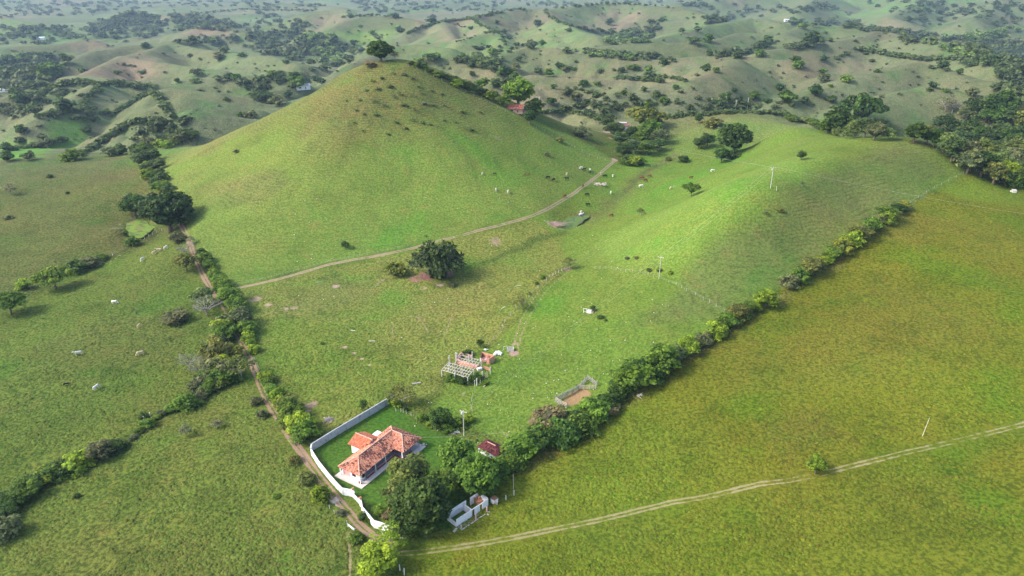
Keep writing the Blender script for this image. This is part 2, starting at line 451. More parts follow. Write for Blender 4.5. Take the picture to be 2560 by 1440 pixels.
def mat_plain(name, col, var=.25, scale=3.0, rough=.85, dirt=None, dscale=1.2, spec=.15, bmp=.0):
    """painted / natural surface: base colour with grain, and stains of another colour"""
    m, nt, b = nodes_of(name)
    p = N(nt, 'ShaderNodeTexCoord').outputs['Object']
    n1 = noise(nt, p, scale, 4)
    c = mix(nt, n1, tuple(k * (1 - var) for k in col), tuple(min(k * (1 + var), 1) for k in col))
    if dirt:
        c = mix(nt, ramp(nt, noise(nt, p, dscale, 5, .65), .5, .72), c, dirt)
    nt.links.new(c, b.inputs['Base Color']); b.inputs['Roughness'].default_value = rough; b.inputs['Specular IOR Level'].default_value = spec
    if bmp: nt.links.new(bump(nt, n1, bmp), b.inputs['Normal'])
    return m

def mat_grassland():
    m, nt, b = nodes_of('grassland')
    p = N(nt, 'ShaderNodeNewGeometry').outputs['Position']
    sep = N(nt, 'ShaderNodeSeparateXYZ'); nt.links.new(p, sep.inputs[0])
    g = attr(nt, 'gcol', 'Color'); tuft = attr(nt, 'tuft'); brown = attr(nt, 'brown'); terr = attr(nt, 'terr'); dirt = attr(nt, 'dirt'); dcol = attr(nt, 'dcol', 'Color')
    fine = noise(nt, p, 1.15, 5, .62)           # tussocks
    mid = noise(nt, p, .21, 4, .6)              # clumps
    big = noise(nt, p, .033, 3, .55)            # field patches
    huge = noise(nt, p, .0085, 3, .5)
    f2 = ramp(nt, fine, .38, .62)
    cdark = mix(nt, 1.0, g, (.44, .54, .50), 'MULTIPLY'); clite = mix(nt, 1.0, g, (1.50, 1.36, 1.25), 'MULTIPLY')
    tone = mix(nt, f2, cdark, clite)
    c = mix(nt, val(nt, 'MULTIPLY_ADD', tuft, .70, .22), g, tone)
    # dry and fresh patches
    cdry = mix(nt, 1.0, c, (1.24, .96, 1.15), 'MULTIPLY'); cgrn = mix(nt, 1.0, c, (.70, 1.06, .72), 'MULTIPLY')
    c = mix(nt, val(nt, 'MULTIPLY', ramp(nt, mid, .48, .70), brown, clamp=True), c, cdry)
    c = mix(nt, val(nt, 'MULTIPLY', ramp(nt, big, .50, .68), .75), c, cgrn)
    c = mix(nt, val(nt, 'MULTIPLY', ramp(nt, huge, .50, .66), val(nt, 'MULTIPLY', brown, .8), clamp=True), c, cdry)
    dk = ramp(nt, noise(nt, p, .62, 4, .7), .60, .74)
    c = mix(nt, val(nt, 'MULTIPLY', dk, val(nt, 'MULTIPLY', tuft, .75)), c, mix(nt, 1.0, g, (.34, .46, .36), 'MULTIPLY'))
    # cattle terraces along the contours
    wv = val(nt, 'SINE', val(nt, 'MULTIPLY_ADD', sep.outputs['Z'], 7.0, val(nt, 'MULTIPLY', noise(nt, p, .07, 4), 16.0)))
    tl = val(nt, 'MULTIPLY', ramp(nt, wv, .05, .95), val(nt, 'MULTIPLY', terr, ramp(nt, noise(nt, p, .11, 5, .7), .36, .60)))
    c = mix(nt, val(nt, 'MULTIPLY', tl, .62), c, mix(nt, 1.0, c, (.60, .58, .62), 'MULTIPLY'))
    fv = val(nt, 'MULTIPLY', ramp(nt, noise(nt, p, .075, 6, .68), .46, .62), attr(nt, 'far'))
    c = mix(nt, val(nt, 'MULTIPLY', fv, .55), c, mix(nt, 1.0, c, (.62, .72, .70), 'MULTIPLY'))
    # bare earth
    dn = noise(nt, p, .55, 5, .68)
    dmask = ramp(nt, val(nt, 'ADD', dirt, val(nt, 'MULTIPLY', val(nt, 'SUBTRACT', dn, .5), .9)), .38, .62)
    dc = mix(nt, noise(nt, p, 2.1, 4, .7), mix(nt, 1.0, dcol, (.66, .64, .62), 'MULTIPLY'), mix(nt, 1.0, dcol, (1.28, 1.26, 1.24), 'MULTIPLY'))
    c = mix(nt, dmask, c, dc)
    nt.links.new(c, b.inputs['Base Color'])
    b.inputs['Roughness'].default_value = .95; b.inputs['Specular IOR Level'].default_value = .05
    hgt = val(nt, 'ADD', val(nt, 'MULTIPLY', fine, .55), val(nt, 'MULTIPLY', mid, .8))
    hgt = val(nt, 'SUBTRACT', hgt, val(nt, 'MULTIPLY', tl, .22))
    st = val(nt, 'MULTIPLY_ADD', tuft, .62, .12, clamp=True)
    fa = attr(nt, 'far')
    nb = N(nt, 'ShaderNodeBump'); nb.inputs['Distance'].default_value = 5.0; nt.links.new(val(nt, 'MULTIPLY', fa, .55), nb.inputs['Strength']); nt.links.new(noise(nt, p, .045, 7, .66), nb.inputs['Height'])
    n2 = N(nt, 'ShaderNodeBump'); n2.inputs['Distance'].default_value = .85; nt.links.new(st, n2.inputs['Strength']); nt.links.new(hgt, n2.inputs['Height']); nt.links.new(nb.outputs[0], n2.inputs['Normal'])
    nt.links.new(n2.outputs[0], b.inputs['Normal'])
    return m
M_GRASS = mat_grassland()

# ---------------------------------------------------------------- what grows where (ground cover colours; the spur's flanks are tinted for sun and shade)
def W2(uvs): return [tuple(p[:2]) for p in at_many(uvs)]
Z_CONE = W2([(583, 718), (820, 660), (1030, 620), (1160, 585), (1330, 538), (1440, 478), (1540, 400), (1420, 335), (1330, 300)]) + [(10, 470), (-75, 500), (-170, 500), (-235, 470)] + W2([(395, 385), (430, 480), (480, 600), (530, 680)])
Z_VALLEY = W2([(585, 722), (820, 668), (1030, 628), (1160, 592), (1330, 545), (1400, 580), (1430, 650), (1330, 760), (1250, 850), (1170, 900), (1080, 980), (968, 1005), (790, 1110), (700, 1000), (640, 900)])
Z_DAMP = W2([(660, 900), (700, 780), (900, 830), (1050, 960), (960, 1005), (800, 1060), (700, 990)])
Z_KNOLL = W2([(1330, 545), (1540, 405), (1700, 330), (1830, 292), (2030, 320), (2230, 352), (2340, 378), (2440, 428), (2270, 512), (1960, 715), (1700, 880), (1280, 1120), (1080, 1010), (1180, 905), (1300, 800), (1420, 670), (1400, 590)])
Z_OLIVE = W2([(1010, 1400), (1130, 1325), (1290, 1170), (1700, 905), (1960, 725), (2270, 520), (2440, 432), (2560, 470)]) + [(330, 330), (330, 60), (-10, 60)]
Z_YARD = W2([(778, 1118), (968, 1002), (1060, 1060), (1180, 1110), (1260, 1150), (1130, 1320), (985, 1330), (905, 1255), (850, 1225)])
Z_LEFTF = W2([(0, 402), (310, 392), (400, 470), (450, 560), (300, 630), (0, 760)]) + [(-420, 260), (-420, 470)]
Z_LIME = W2([(2, 370), (95, 350), (205, 298), (270, 300), (215, 330), (130, 375), (100, 395), (2, 396)])
Z_LIME2 = W2([(775, 92), (900, 68), (1000, 82), (960, 96), (860, 100)])
Z_TAN = [W2([(464, 86), (517, 64), (551, 64), (611, 83), (560, 92)]), W2([(1075, 95), (1120, 62), (1180, 70), (1215, 85), (1150, 100)]), W2([(770, 55), (800, 33), (860, 26), (900, 45), (840, 62)]), W2([(2000, 165), (2140, 158), (2180, 170), (2100, 182)]), W2([(1430, 60), (1520, 22), (1600, 30), (1560, 70)])]
TRACKS = {
    'hill_track': (lay([(583, 722), (640, 711), (700, 697), (760, 680), (820, 662), (880, 650), (930, 642), (985, 631), (1030, 621), (1090, 604), (1160, 587), (1205, 574), (1250, 563), (1295, 551), (1330, 540), (1362, 526), (1390, 510), (1416, 495), (1440, 480), (1462, 464), (1480, 450), (1497, 437), (1510, 425), (1524, 413), (1537, 402)]), 2.3, (.29, .235, .145), .72),
    'farm_lane': (lay([(985, 1362), (940, 1345), (912, 1325), (888, 1302), (868, 1275), (845, 1250), (822, 1222), (800, 1195), (780, 1168), (760, 1140), (742, 1115), (728, 1095), (712, 1075), (700, 1053), (688, 1035), (672, 1008), (660, 985), (650, 962), (642, 938), (630, 910), (618, 885), (606, 860), (594, 835), (580, 805), (565, 775), (545, 745), (527, 722), (514, 700), (502, 678), (493, 655), (483, 632), (473, 605), (463, 582), (452, 562), (440, 535), (425, 500), (410, 465), (398, 440), (386, 418), (374, 395), (364, 378)]), 2.7, (.27, .185, .13), .68),
    'field_track': (lay([(985, 1385), (1040, 1382), (1100, 1374), (1190, 1361), (1280, 1345), (1390, 1322), (1500, 1300), (1590, 1278), (1680, 1256), (1740, 1247), (1800, 1235), (1850, 1222), (1900, 1210), (1970, 1202), (2040, 1189), (2085, 1176), (2130, 1165), (2190, 1150), (2250, 1135), (2325, 1118), (2400, 1100), (2480, 1081), (2556, 1062)]) + [], 2.4, (.255, .228, .11), .50),
}
p_ = TRACKS['field_track'][0]; p_.append((p_[-1][0] + 40, p_[-1][1] + 17, float(ground(p_[-1][0] + 40, p_[-1][1] + 17))))
PATCH = [  # bare or trodden spots: pixel centre, radius m, strength, colour
    (1285, 884, 2.6, .75, (.32, .22, .17)), (1290, 860, 2.2, .6, (.30, .24, .15)), (1240, 602, 6, .55, (.30, .21, .16)), (1210, 615, 4.5, .4, (.28, .2, .15)),
    (1070, 690, 7, .72, (.28, .14, .12)), (1110, 683, 6, .70, (.27, .14, .12)), (1040, 698, 5, .62, (.28, .15, .12)), (1100, 712, 3.5, .6, (.36, .26, .21)), (1060, 720, 3, .55, (.36, .28, .20)),
    (640, 748, 4, .62, (.33, .25, .17)), (670, 762, 2.2, .72, (.36, .27, .19)), (735, 770, 3, .55, (.33, .24, .18)), (840, 716, 3, .62, (.35, .26, .20)), (800, 708, 6, .4, (.3, .23, .16)), (760, 730, 8, .36, (.3, .23, .16)), (900, 700, 7, .36, (.3, .24, .16)), (715, 772, 2, .6, (.34, .25, .2)),
    (862, 868, 1.6, .7, (.36, .27, .2)), (885, 882, 1.5, .66, (.36, .27, .2)), (905, 897, 1.4, .62, (.36, .27, .2)), (925, 912, 1.5, .5, (.33, .27, .17)), (780, 1010, 3.5, .62, (.30, .21, .16)), (770, 1025, 2.5, .55, (.3, .21, .16)), (820, 1052, 2.4, .6, (.27, .19, .14)),
    (836, 1250, 1.5, .85, (.62, .52, .44)), (845, 1262, 1.2, .6, (.5, .42, .34)), (875, 1340, 1.6, .55, (.36, .28, .2)), (1270, 1090, 2.2, .5, (.32, .27, .15)), (1260, 1085, 1.5, .5, (.32, .27, .15)),
    (1440, 995, 4, .82, (.30, .20, .10)), (1455, 985, 3.4, .8, (.30, .20, .10)), (1425, 1005, 2.6, .78, (.29, .19, .10)),
    (1385, 562, 4.5, .7, (.36, .24, .20)), (1370, 556, 3, .6, (.34, .24, .19)), (1495, 461, 4, .6, (.42, .32, .26)), (1537, 400, 3.4, .75, (.40, .29, .23)), (1685, 466, 3, .55, (.36, .26, .18)), (1420, 675, 2.0, .62, (.30, .2, .17)),
    (1500, 560, 6, .35, (.26, .22, .12)), (1530, 510, 7, .34, (.25, .21, .12)), (1650, 395, 6, .3, (.24, .2, .14)), (1690, 385, 5, .5, (.22, .16, .12)), (1518, 330, 6, .72, (.40, .27, .21)), (1525, 345, 3.5, .6, (.40, .27, .21)),
    (290, 570, 4, .6, (.34, .27, .19)), (300, 560, 2.4, .5, (.34, .27, .19)), (430, 650, 4, .34, (.3, .2, .16)), (470, 690, 3, .4, (.28, .2, .15)), (1090, 975, 2.6, .45, (.33, .26, .16)), (1080, 928, 2, .4, (.33, .26, .18)), (1160, 985, 3, .45, (.33, .28, .17)), (1135, 1085, 3, .5, (.33, .27, .17)), (1250, 345, 6, .45, (.30, .22, .16)), (1240, 345, 4, .4, (.3, .22, .16)), (760, 440, 7, .35, (.28, .2, .14)), (350, 410, 4, .5, (.32, .24, .17)),
    (1345, 700, 2.4, .35, (.3, .26, .14)), (305, 570, 3.5, .55, (.26, .21, .14)), (330, 545, 3.5, .5, (.24, .19, .13)), (318, 590, 3, .5, (.2, .18, .1)), (1400, 572, 3, .5, (.28, .22, .16)), (1480, 548, 4, .5, (.30, .26, .2)), (1465, 565, 3.4, .45, (.24, .21, .12)), (1450, 532, 4, .45, (.26, .2, .14)),
]
PATCHW = [(*at(u, v)[:2], r, s_, c) for u, v, r, s_, c in PATCH]
RUTS = [W2([(1283, 868), (1290, 840), (1302, 800), (1320, 770), (1345, 730), (1375, 700), (1415, 673)]), W2([(1295, 872), (1303, 840), (1318, 800), (1338, 768), (1362, 732), (1392, 702), (1420, 678)]),
        W2([(1425, 668), (1480, 620), (1560, 575), (1640, 530)]), W2([(1432, 672), (1492, 628), (1572, 584), (1650, 540)]), W2([(875, 1440), (876, 1400), (873, 1360), (876, 1338)]),
        W2([(980, 835), (985, 812), (1010, 795), (1040, 790), (1060, 810), (1070, 830)]), W2([(1110, 840), (1122, 812), (1130, 790)]), W2([(1880, 790), (1960, 735)]), W2([(1740, 890), (1870, 790)]),
        W2([(40, 720), (230, 680), (330, 620), (405, 580)]), W2([(1010, 640), (1040, 635), (960, 700), (940, 715)]), W2([(1000, 690), (950, 700), (930, 730)])]

GROUND_LINES = [  # damp and trodden drainage lines, and darker strips along the hedges: course, half width, ground colour, strength
    (W2([(1090, 712), (1160, 672), (1230, 650), (1310, 618), (1370, 590), (1410, 580)]), 2.6, (.055, .088, .018), .75),
    (W2([(1450, 545), (1500, 535), (1545, 490), (1590, 450), (1640, 415), (1690, 390)]), 4.5, (.105, .115, .035), .7), (W2([(1560, 480), (1600, 440), (1640, 412)]), 1.6, (.06, .075, .025), .6),
    (W2([(0, 775), (120, 712), (250, 652), (330, 622), (400, 585)]), 3.0, (.062, .085, .022), .6), (W2([(0, 1290), (150, 1185), (320, 1105), (400, 1050), (480, 1000), (560, 955)]), 3.0, (.060, .085, .020), .65),
    (W2([(640, 905), (760, 880), (900, 830), (1000, 760)]), 5, (.115, .165, .028), .5), (W2([(600, 750), (640, 900), (720, 1000), (790, 1090)]), 4, (.062, .10, .018), .55), (W2([(700, 820), (780, 790), (860, 780)]), 4, (.10, .15, .026), .5),
    (W2([(1290, 1180), (1500, 1050), (1700, 915), (1960, 735), (2270, 525)]), 2.0, (.105, .092, .03), .55)]  # darker brown strip along the field side of the long hedge

def surf_attrs(x, y, z, dist=None):
    n = len(x)
    def C(c): return np.array(c, float)
    r = np.hypot(x, y)
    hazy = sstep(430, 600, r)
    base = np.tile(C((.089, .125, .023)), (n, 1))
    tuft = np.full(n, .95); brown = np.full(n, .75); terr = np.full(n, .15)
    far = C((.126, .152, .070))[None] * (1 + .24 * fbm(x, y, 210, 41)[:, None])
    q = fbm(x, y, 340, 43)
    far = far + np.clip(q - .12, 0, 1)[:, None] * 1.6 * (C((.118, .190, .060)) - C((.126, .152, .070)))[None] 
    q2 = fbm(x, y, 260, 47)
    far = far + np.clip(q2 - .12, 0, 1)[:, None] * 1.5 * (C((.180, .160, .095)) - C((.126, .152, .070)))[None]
    near = np.abs(z) < 1e9
    def put(poly, soft, col, tu=None, br=None, te=None, amount=1.0):
        xs = [p[0] for p in poly]; ys = [p[1] for p in poly]
        m = (x > min(xs) - 3 * soft) & (x < max(xs) + 3 * soft) & (y > min(ys) - 3 * soft) & (y < max(ys) + 3 * soft)
        if not m.any(): return
        jx = x[m] + soft * .8 * vnoise(x[m], y[m], soft * 3, 71); jy = y[m] + soft * .8 * vnoise(x[m], y[m], soft * 3, 72)
        w = poly_mask(jx, jy, poly, soft) * amount
        base[m] = base[m] * (1 - w[:, None]) + C(col)[None] * w[:, None]
        if tu is not None: tuft[m] = tuft[m] * (1 - w) + tu * w
        if br is not None: brown[m] = brown[m] * (1 - w) + br * w
        if te is not None: terr[m] = terr[m] * (1 - w) + te * w
    put(Z_LEFTF, 3, (.092, .110, .029), .85, .9, .5)
    put(Z_CONE, 2.0, (.119, .186, .033), .55, .95, .5)
    # the drier crown of the cone hill
    w = np.maximum(sstep(20, 46, z + 9 * fbm(x, y, 40, 51)), .75 * sstep(-.1, .35, fbm(x, y, 30, 53)) * sstep(-40, -110, x) * sstep(5, 18, z)) * (np.hypot(x - PK[0], y - PK[1]) < 150) * .85
    base[:] = base * (1 - w[:, None]) + C((.124, .142, .042))[None] * w[:, None]; tuft[:] = tuft * (1 - w) + .75 * w; terr[:] = np.where(w > .2, .9, terr)
    put(Z_VALLEY, 3, (.140, .174, .036), .95, .7, 0)
    put(Z_DAMP, 5, (.118, .168, .028), 1.0, .7, 0)
    put(Z_KNOLL, 2.0, (.112, .183, .027), .6, .8, .3)
    # terraced flank between spine and hedge, its shaded tone put into the colour
    put(W2([(1700, 700), (1930, 480), (2230, 360), (2400, 450), (2270, 510), (1960, 715), (1800, 800), (1560, 830)]), 8, (.102, .145, .036), .55, .9, 1.0, .9)
    put(W2([(1440, 640), (1600, 555), (1880, 430), (2080, 385), (1900, 500), (1750, 620), (1560, 690)]), 9, (.130, .208, .036), .45, .6, .1, .8)  # sunward flank of the spine, its brightness painted into the grass colour
    put(Z_OLIVE, 1.6, (.112, .128, .012), .75, .6, 0)
    put(W2([(1150, 1330), (1400, 1130), (1600, 1010), (1800, 1130), (1500, 1290)]), 14, (.105, .158, .016), .95, .5, 0, .7)
    put(W2([(2330, 470), (2440, 435), (2560, 475), (2560, 520), (2400, 500)]), 6, (.125, .20, .022), .6, .5, 0, .8)
    put(W2([(1000, 1440), (1020, 1400), (1500, 1310), (2040, 1200), (2560, 1080), (2560, 1440)]) + [(60, 70), (-10, 70)], 9, (.092, .122, .012), .75, .5, 0, .8)
    for P, sf, c, am in (([(1750, 900), (2000, 760), (2250, 700), (2450, 800), (2200, 960), (1900, 1000)], 11, (.118, .116, .019), .6), ([(1880, 1050), (2050, 1030), (2110, 1110), (1950, 1150)], 5, (.112, .104, .021), .65),
                         ([(2380, 560), (2560, 560), (2560, 760), (2400, 700)], 10, (.112, .118, .016), .6), ([(2100, 560), (2300, 520), (2420, 520), (2300, 640)], 6, (.105, .108, .017), .6), ([(1380, 1280), (1560, 1260), (1640, 1340), (1480, 1400)], 6, (.078, .120, .014), .6), ([(2150, 1250), (2400, 1200), (2480, 1330), (2250, 1380)], 8, (.100, .112, .014), .6),
                         ([(60, 880), (350, 760), (480, 770), (420, 900), (150, 960)], 8, (.096, .100, .027), .65), ([(300, 1180), (600, 1050), (700, 1200), (560, 1350)], 9, (.086, .126, .021), .6), ([(80, 1000), (280, 950), (380, 1010), (200, 1080)], 6, (.072, .115, .021), .6), ([(20, 1380), (260, 1300), (420, 1420), (100, 1440)], 6, (.100, .116, .025), .55),
                         ([(640, 770), (860, 690), (960, 720), (800, 800)], 5, (.142, .136, .050), .5), ([(960, 760), (1180, 700), (1260, 740), (1050, 830)], 6, (.152, .162, .050), .5), ([(780, 830), (900, 800), (980, 880), (860, 930)], 5, (.098, .142, .026), .6)):
        put(W2(P), sf, c, None, None, None, am * .75)
    put(Z_YARD, 1.2, (.058, .122, .017), .5, .5, 0)
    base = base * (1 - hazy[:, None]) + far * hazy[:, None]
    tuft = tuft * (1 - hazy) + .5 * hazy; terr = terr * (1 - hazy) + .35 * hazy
    put(Z_LIME, 8, (.125, .245, .045), .4, .3, .2); put(Z_LIME2, 20, (.17, .235, .06), .3, .3, .1)
    for P in Z_TAN: put(P, 14, (.21, .165, .105), .3, .5, .2, .7)
    # low-frequency drift inside the fields
    dr = fbm(x, y, 55, 61)
    p1 = sstep(.05, .45, fbm(x, y, 17, 66, 4)) * brown * (1 - .6 * hazy); base = base * (1 - .34 * p1[:, None]) + (base * np.array([1.18, .90, 1.15]) * .96) * .34 * p1[:, None]
    p2 = sstep(.1, .5, fbm(x, y, 9, 67, 3)) * tuft * (1 - hazy); base = base * (1 - .22 * p2[:, None] * np.array([1, .8, .9]))
    base = base * (1 + .13 * dr[:, None]) * np.stack([1 + .10 * fbm(x, y, 80, 62), np.ones(n), np.ones(n)], 1)
    dirt = np.zeros(n); dcol = np.tile(C((.30, .23, .16)), (n, 1))
    def spot(m, d, c):
        up = d > dirt[m]
        idx = np.nonzero(m)[0][up]; dirt[idx] = d[up]; dcol[idx] = c
    for px, py, rr, st, c in PATCHW:
        m = (np.abs(x - px) < rr * 2) & (np.abs(y - py) < rr * 2.4)
        if m.any(): spot(m, st * np.exp(-((x[m] - px) ** 2 + (y[m] - py) ** 2) / (rr * rr)), C(c))
    for pl in RUTS:
        xs = [p[0] for p in pl]; ys = [p[1] for p in pl]
        m = (x > min(xs) - 2) & (x < max(xs) + 2) & (y > min(ys) - 2) & (y < max(ys) + 2)
        if m.any():
            d, _ = seg_dist(x[m], y[m], pl); spot(m, .66 * np.exp(-(d / .55) ** 2), C((.25, .205, .11)))
    for pl, wd, c, st in GROUND_LINES:
        xs = [p[0] for p in pl]; ys = [p[1] for p in pl]
        m = (x > min(xs) - 12) & (x < max(xs) + 12) & (y > min(ys) - 12) & (y < max(ys) + 12)
        if m.any():
            d, _ = seg_dist(x[m] + 1.5 * vnoise(x[m], y[m], 9, 88), y[m] + 1.5 * vnoise(x[m], y[m], 9, 89), pl); q_ = (st * np.exp(-(d / wd) ** 2))[:, None]
            base[m] = base[m] * (1 - q_) + C(c)[None] * q_
    for nm, (pts, wd, c, st) in TRACKS.items():
        xs = [p[0] for p in pts]; ys = [p[1] for p in pts]
        m = (x > min(xs) - 4) & (x < max(xs) + 4) & (y > min(ys) - 4) & (y < max(ys) + 4)
        if not m.any(): continue
        d, _ = seg_dist(x[m], y[m], [p[:2] for p in pts])
        tuft[m] = tuft[m] * (1 - .6 * np.exp(-(d / 2.5) ** 2))
        wear = st * (.92 + .40 * fbm(x[m], y[m], 11, 81))
        rut = np.exp(-((d - wd * .25) / (wd * .17)) ** 2) + .45 * np.exp(-(d / (wd * .45)) ** 2)
        spot(m, np.clip(wear * rut, 0, 1), C(c))
    return dict(far=hazy, gcol=base, tuft=tuft, brown=brown, terr=terr, dirt=dirt, dcol=dcol)

# ---------------------------------------------------------------- ground sheet, tracks, ponds
n1 = len(ANG); ii = np.arange(NR - 1)[:, None]; jj = np.arange(n1 - 1)[None]
quads = np.stack([(ii * n1 + jj), ((ii + 1) * n1 + jj), ((ii + 1) * n1 + jj + 1), (ii * n1 + jj + 1)], -1).reshape(-1, 4)[:, ::-1]
gv = np.stack([GX.ravel(), GY.ravel(), GZ.ravel()], 1)
# hub that closes the sheet below the drone
hub = np.concatenate([gv, [[0, 0, float(GZ[0].mean())]]]); 
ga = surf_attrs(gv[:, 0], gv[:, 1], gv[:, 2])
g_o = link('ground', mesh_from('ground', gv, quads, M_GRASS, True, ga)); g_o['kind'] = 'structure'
hubf = [(len(ANG), k + 1, k) for k in range(len(ANG) - 1)]
hv = np.concatenate([gv[:n1], [[0, 0, float(GZ[0].mean())]]])
hub_o = link('ground_below', mesh_from('ground_below', hv, [(n1, k, k + 1) for k in range(n1 - 1)], M_GRASS, True, surf_attrs(hv[:, 0], hv[:, 1], hv[:, 2]))); hub_o['kind'] = 'structure'

def resample(pts, step):
    P = np.array([p[:2] for p in pts]); L = np.concatenate([[0], np.cumsum(np.hypot(*np.diff(P, axis=0).T))])
    t = np.linspace(0, L[-1], max(2, int(L[-1] / step)))
    # smooth a little
    X = np.interp(t, L, P[:, 0]); Y = np.interp(t, L, P[:, 1])
    for _ in range(3):
        X[1:-1] = (X[:-2] + 2 * X[1:-1] + X[2:]) / 4; Y[1:-1] = (Y[:-2] + 2 * Y[1:-1] + Y[2:]) / 4
    return np.stack([X, Y], 1)

def strip(name, pts, width, lift=.035, step=.7, nc=11):
    P = resample(pts, step); T = np.gradient(P, axis=0); T /= np.hypot(T[:, 0], T[:, 1])[:, None] + 1e-9
    Nn = np.stack([-T[:, 1], T[:, 0]], 1); c = np.linspace(-.5, .5, nc)
    wob = 1 + .25 * vnoise(P[:, 0], P[:, 1], 5, 91)
    X = P[:, 0:1] + Nn[:, 0:1] * c * width * wob[:, None]; Y = P[:, 1:2] + Nn[:, 1:2] * c * width * wob[:, None]
    Z = ground(X, Y) + lift * (1 - (2 * np.abs(c)) ** 4)[None] - .02 * (np.abs(c) == .5)[None]
    v = np.stack([X.ravel(), Y.ravel(), Z.ravel()], 1); a = np.arange(len(P) - 1)[:, None]; b = np.arange(nc - 1)[None]
    f = np.stack([a * nc + b, (a + 1) * nc + b, (a + 1) * nc + b + 1, a * nc + b + 1], -1).reshape(-1, 4)[:, ::-1]
    o = link(name, mesh_from(name, v, f, M_GRASS, True, surf_attrs(v[:, 0], v[:, 1], v[:, 2]))); o['kind'] = 'structure'
    return o
for nm, (pts, wd, c, st) in TRACKS.items():
    strip(nm, pts, wd * 1.35)

def mat_pond(name, algae, water):
    m, nt, b = nodes_of(name)
    p = N(nt, 'ShaderNodeNewGeometry').outputs['Position']
    f = ramp(nt, noise(nt, p, .22, 5, .65), .54, .62)
    a = mix(nt, noise(nt, p, 1.5, 4), tuple(k * .65 for k in algae), tuple(k * 1.3 for k in algae))
    a = mix(nt, ramp(nt, noise(nt, p, .35, 5, .7), .46, .62), a, (.060, .085, .014)); a = mix(nt, ramp(nt, noise(nt, p, .2, 3), .58, .7), a, (.16, .12, .03))
    nt.links.new(mix(nt, f, a, (.035, .045, .03)) if water else a, b.inputs['Base Color'])
    b.inputs['Specular IOR Level'].default_value = .5
    if water: nt.links.new(val(nt, 'SUBTRACT', .8, val(nt, 'MULTIPLY', f, .72)), b.inputs['Roughness'])
    return m
def pond(name, poly, z, mat):
    c = np.mean(np.array(poly), 0)[:2]; P = []
    n = len(poly)
    for i in range(n):
        for t in np.linspace(0, 1, 9, endpoint=False):
            x = poly[i][0] * (1 - t) + poly[(i + 1) % n][0] * t; y = poly[i][1] * (1 - t) + poly[(i + 1) % n][1] * t
            k = 1.0 + .20 * float(vnoise(x, y, 4.0, 5)) + .08 * float(vnoise(x, y, 1.2, 6)); P.append((c[0] + (x - c[0]) * k, c[1] + (y - c[1]) * k, z))
    P.append((c[0], c[1], z)); k = len(P) - 1
    o = link(name, mesh_from(name, P, [(k, i, (i + 1) % k) for i in range(k)], mat)); o['kind'] = 'structure'; return o
pond('pond_water', POND_A, PA_Z + .0, mat_pond('algae_pond', (.13, .215, .008), 0))
pond('pond_water', POND_B, PB_Z + .0, mat_pond('reedy_pond', (.085, .15, .014), 1))
# ---------------------------------------------------------------- plants: meshes shared by copies, unit crown radius
def mat_leaf():
    m, nt, b = nodes_of('foliage')
    oi = N(nt, 'ShaderNodeObjectInfo')
    t = attr(nt, 'tint')
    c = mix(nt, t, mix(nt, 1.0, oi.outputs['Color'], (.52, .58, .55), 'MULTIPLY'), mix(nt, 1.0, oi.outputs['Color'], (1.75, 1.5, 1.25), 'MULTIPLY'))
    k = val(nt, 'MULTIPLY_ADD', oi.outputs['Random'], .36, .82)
    hsv = N(nt, 'ShaderNodeHueSaturation'); nt.links.new(c, hsv.inputs['Color']); nt.links.new(k, hsv.inputs['Value'])
    nt.links.new(hsv.outputs[0], b.inputs['Base Color'])
    b.inputs['Roughness'].default_value = .6; b.inputs['Specular IOR Level'].default_value = .22
    tr = N(nt, 'ShaderNodeBsdfTranslucent'); nt.links.new(mix(nt, 1.0, hsv.outputs[0], (1.2, 1.25, .6), 'MULTIPLY'), tr.inputs[0])
    ms = N(nt, 'ShaderNodeMixShader'); ms.inputs[0].default_value = .30
    out = [n for n in nt.nodes if n.type == 'OUTPUT_MATERIAL'][0]
    nt.links.new(b.outputs[0], ms.inputs[1]); nt.links.new(tr.outputs[0], ms.inputs[2]); nt.links.new(ms.outputs[0], out.inputs[0])
    return m
M_LEAF = mat_leaf()
M_BARK = mat_plain('bark', (.17, .13, .10), .35, 2.0, .9)
M_BARKG = mat_plain('pale_bark', (.36, .32, .29), .25, 2.0, .9)
M_TWIG = mat_plain('dry_twigs', (.33, .29, .27), .3, 2.0, .9)

def unit(rng, n):
    v = rng.normal(size=(n, 3)); return v / np.linalg.norm(v, axis=1)[:, None]

def leaf_cards(rng, cen, nor, size, tint):
    """bent leaf sprays: two triangles each"""
    n = len(cen)
    a = unit(rng, n); t = np.cross(nor, a); t /= np.linalg.norm(t, axis=1)[:, None] + 1e-9
    bb = np.cross(nor, t); sz = size * (.6 + .8 * rng.random(n))[:, None]
    asp = (.55 + .4 * rng.random(n))[:, None]
    p0 = cen - t * sz; p1 = cen + bb * sz * asp + nor * sz * .15; p2 = cen + t * sz; p3 = cen - bb * sz * asp + nor * sz * .15
    v = np.stack([p0, p1, p2, p3], 1).reshape(-1, 3)
    f = np.arange(n * 4).reshape(-1, 4)
    return v, f, np.repeat(tint, 4)

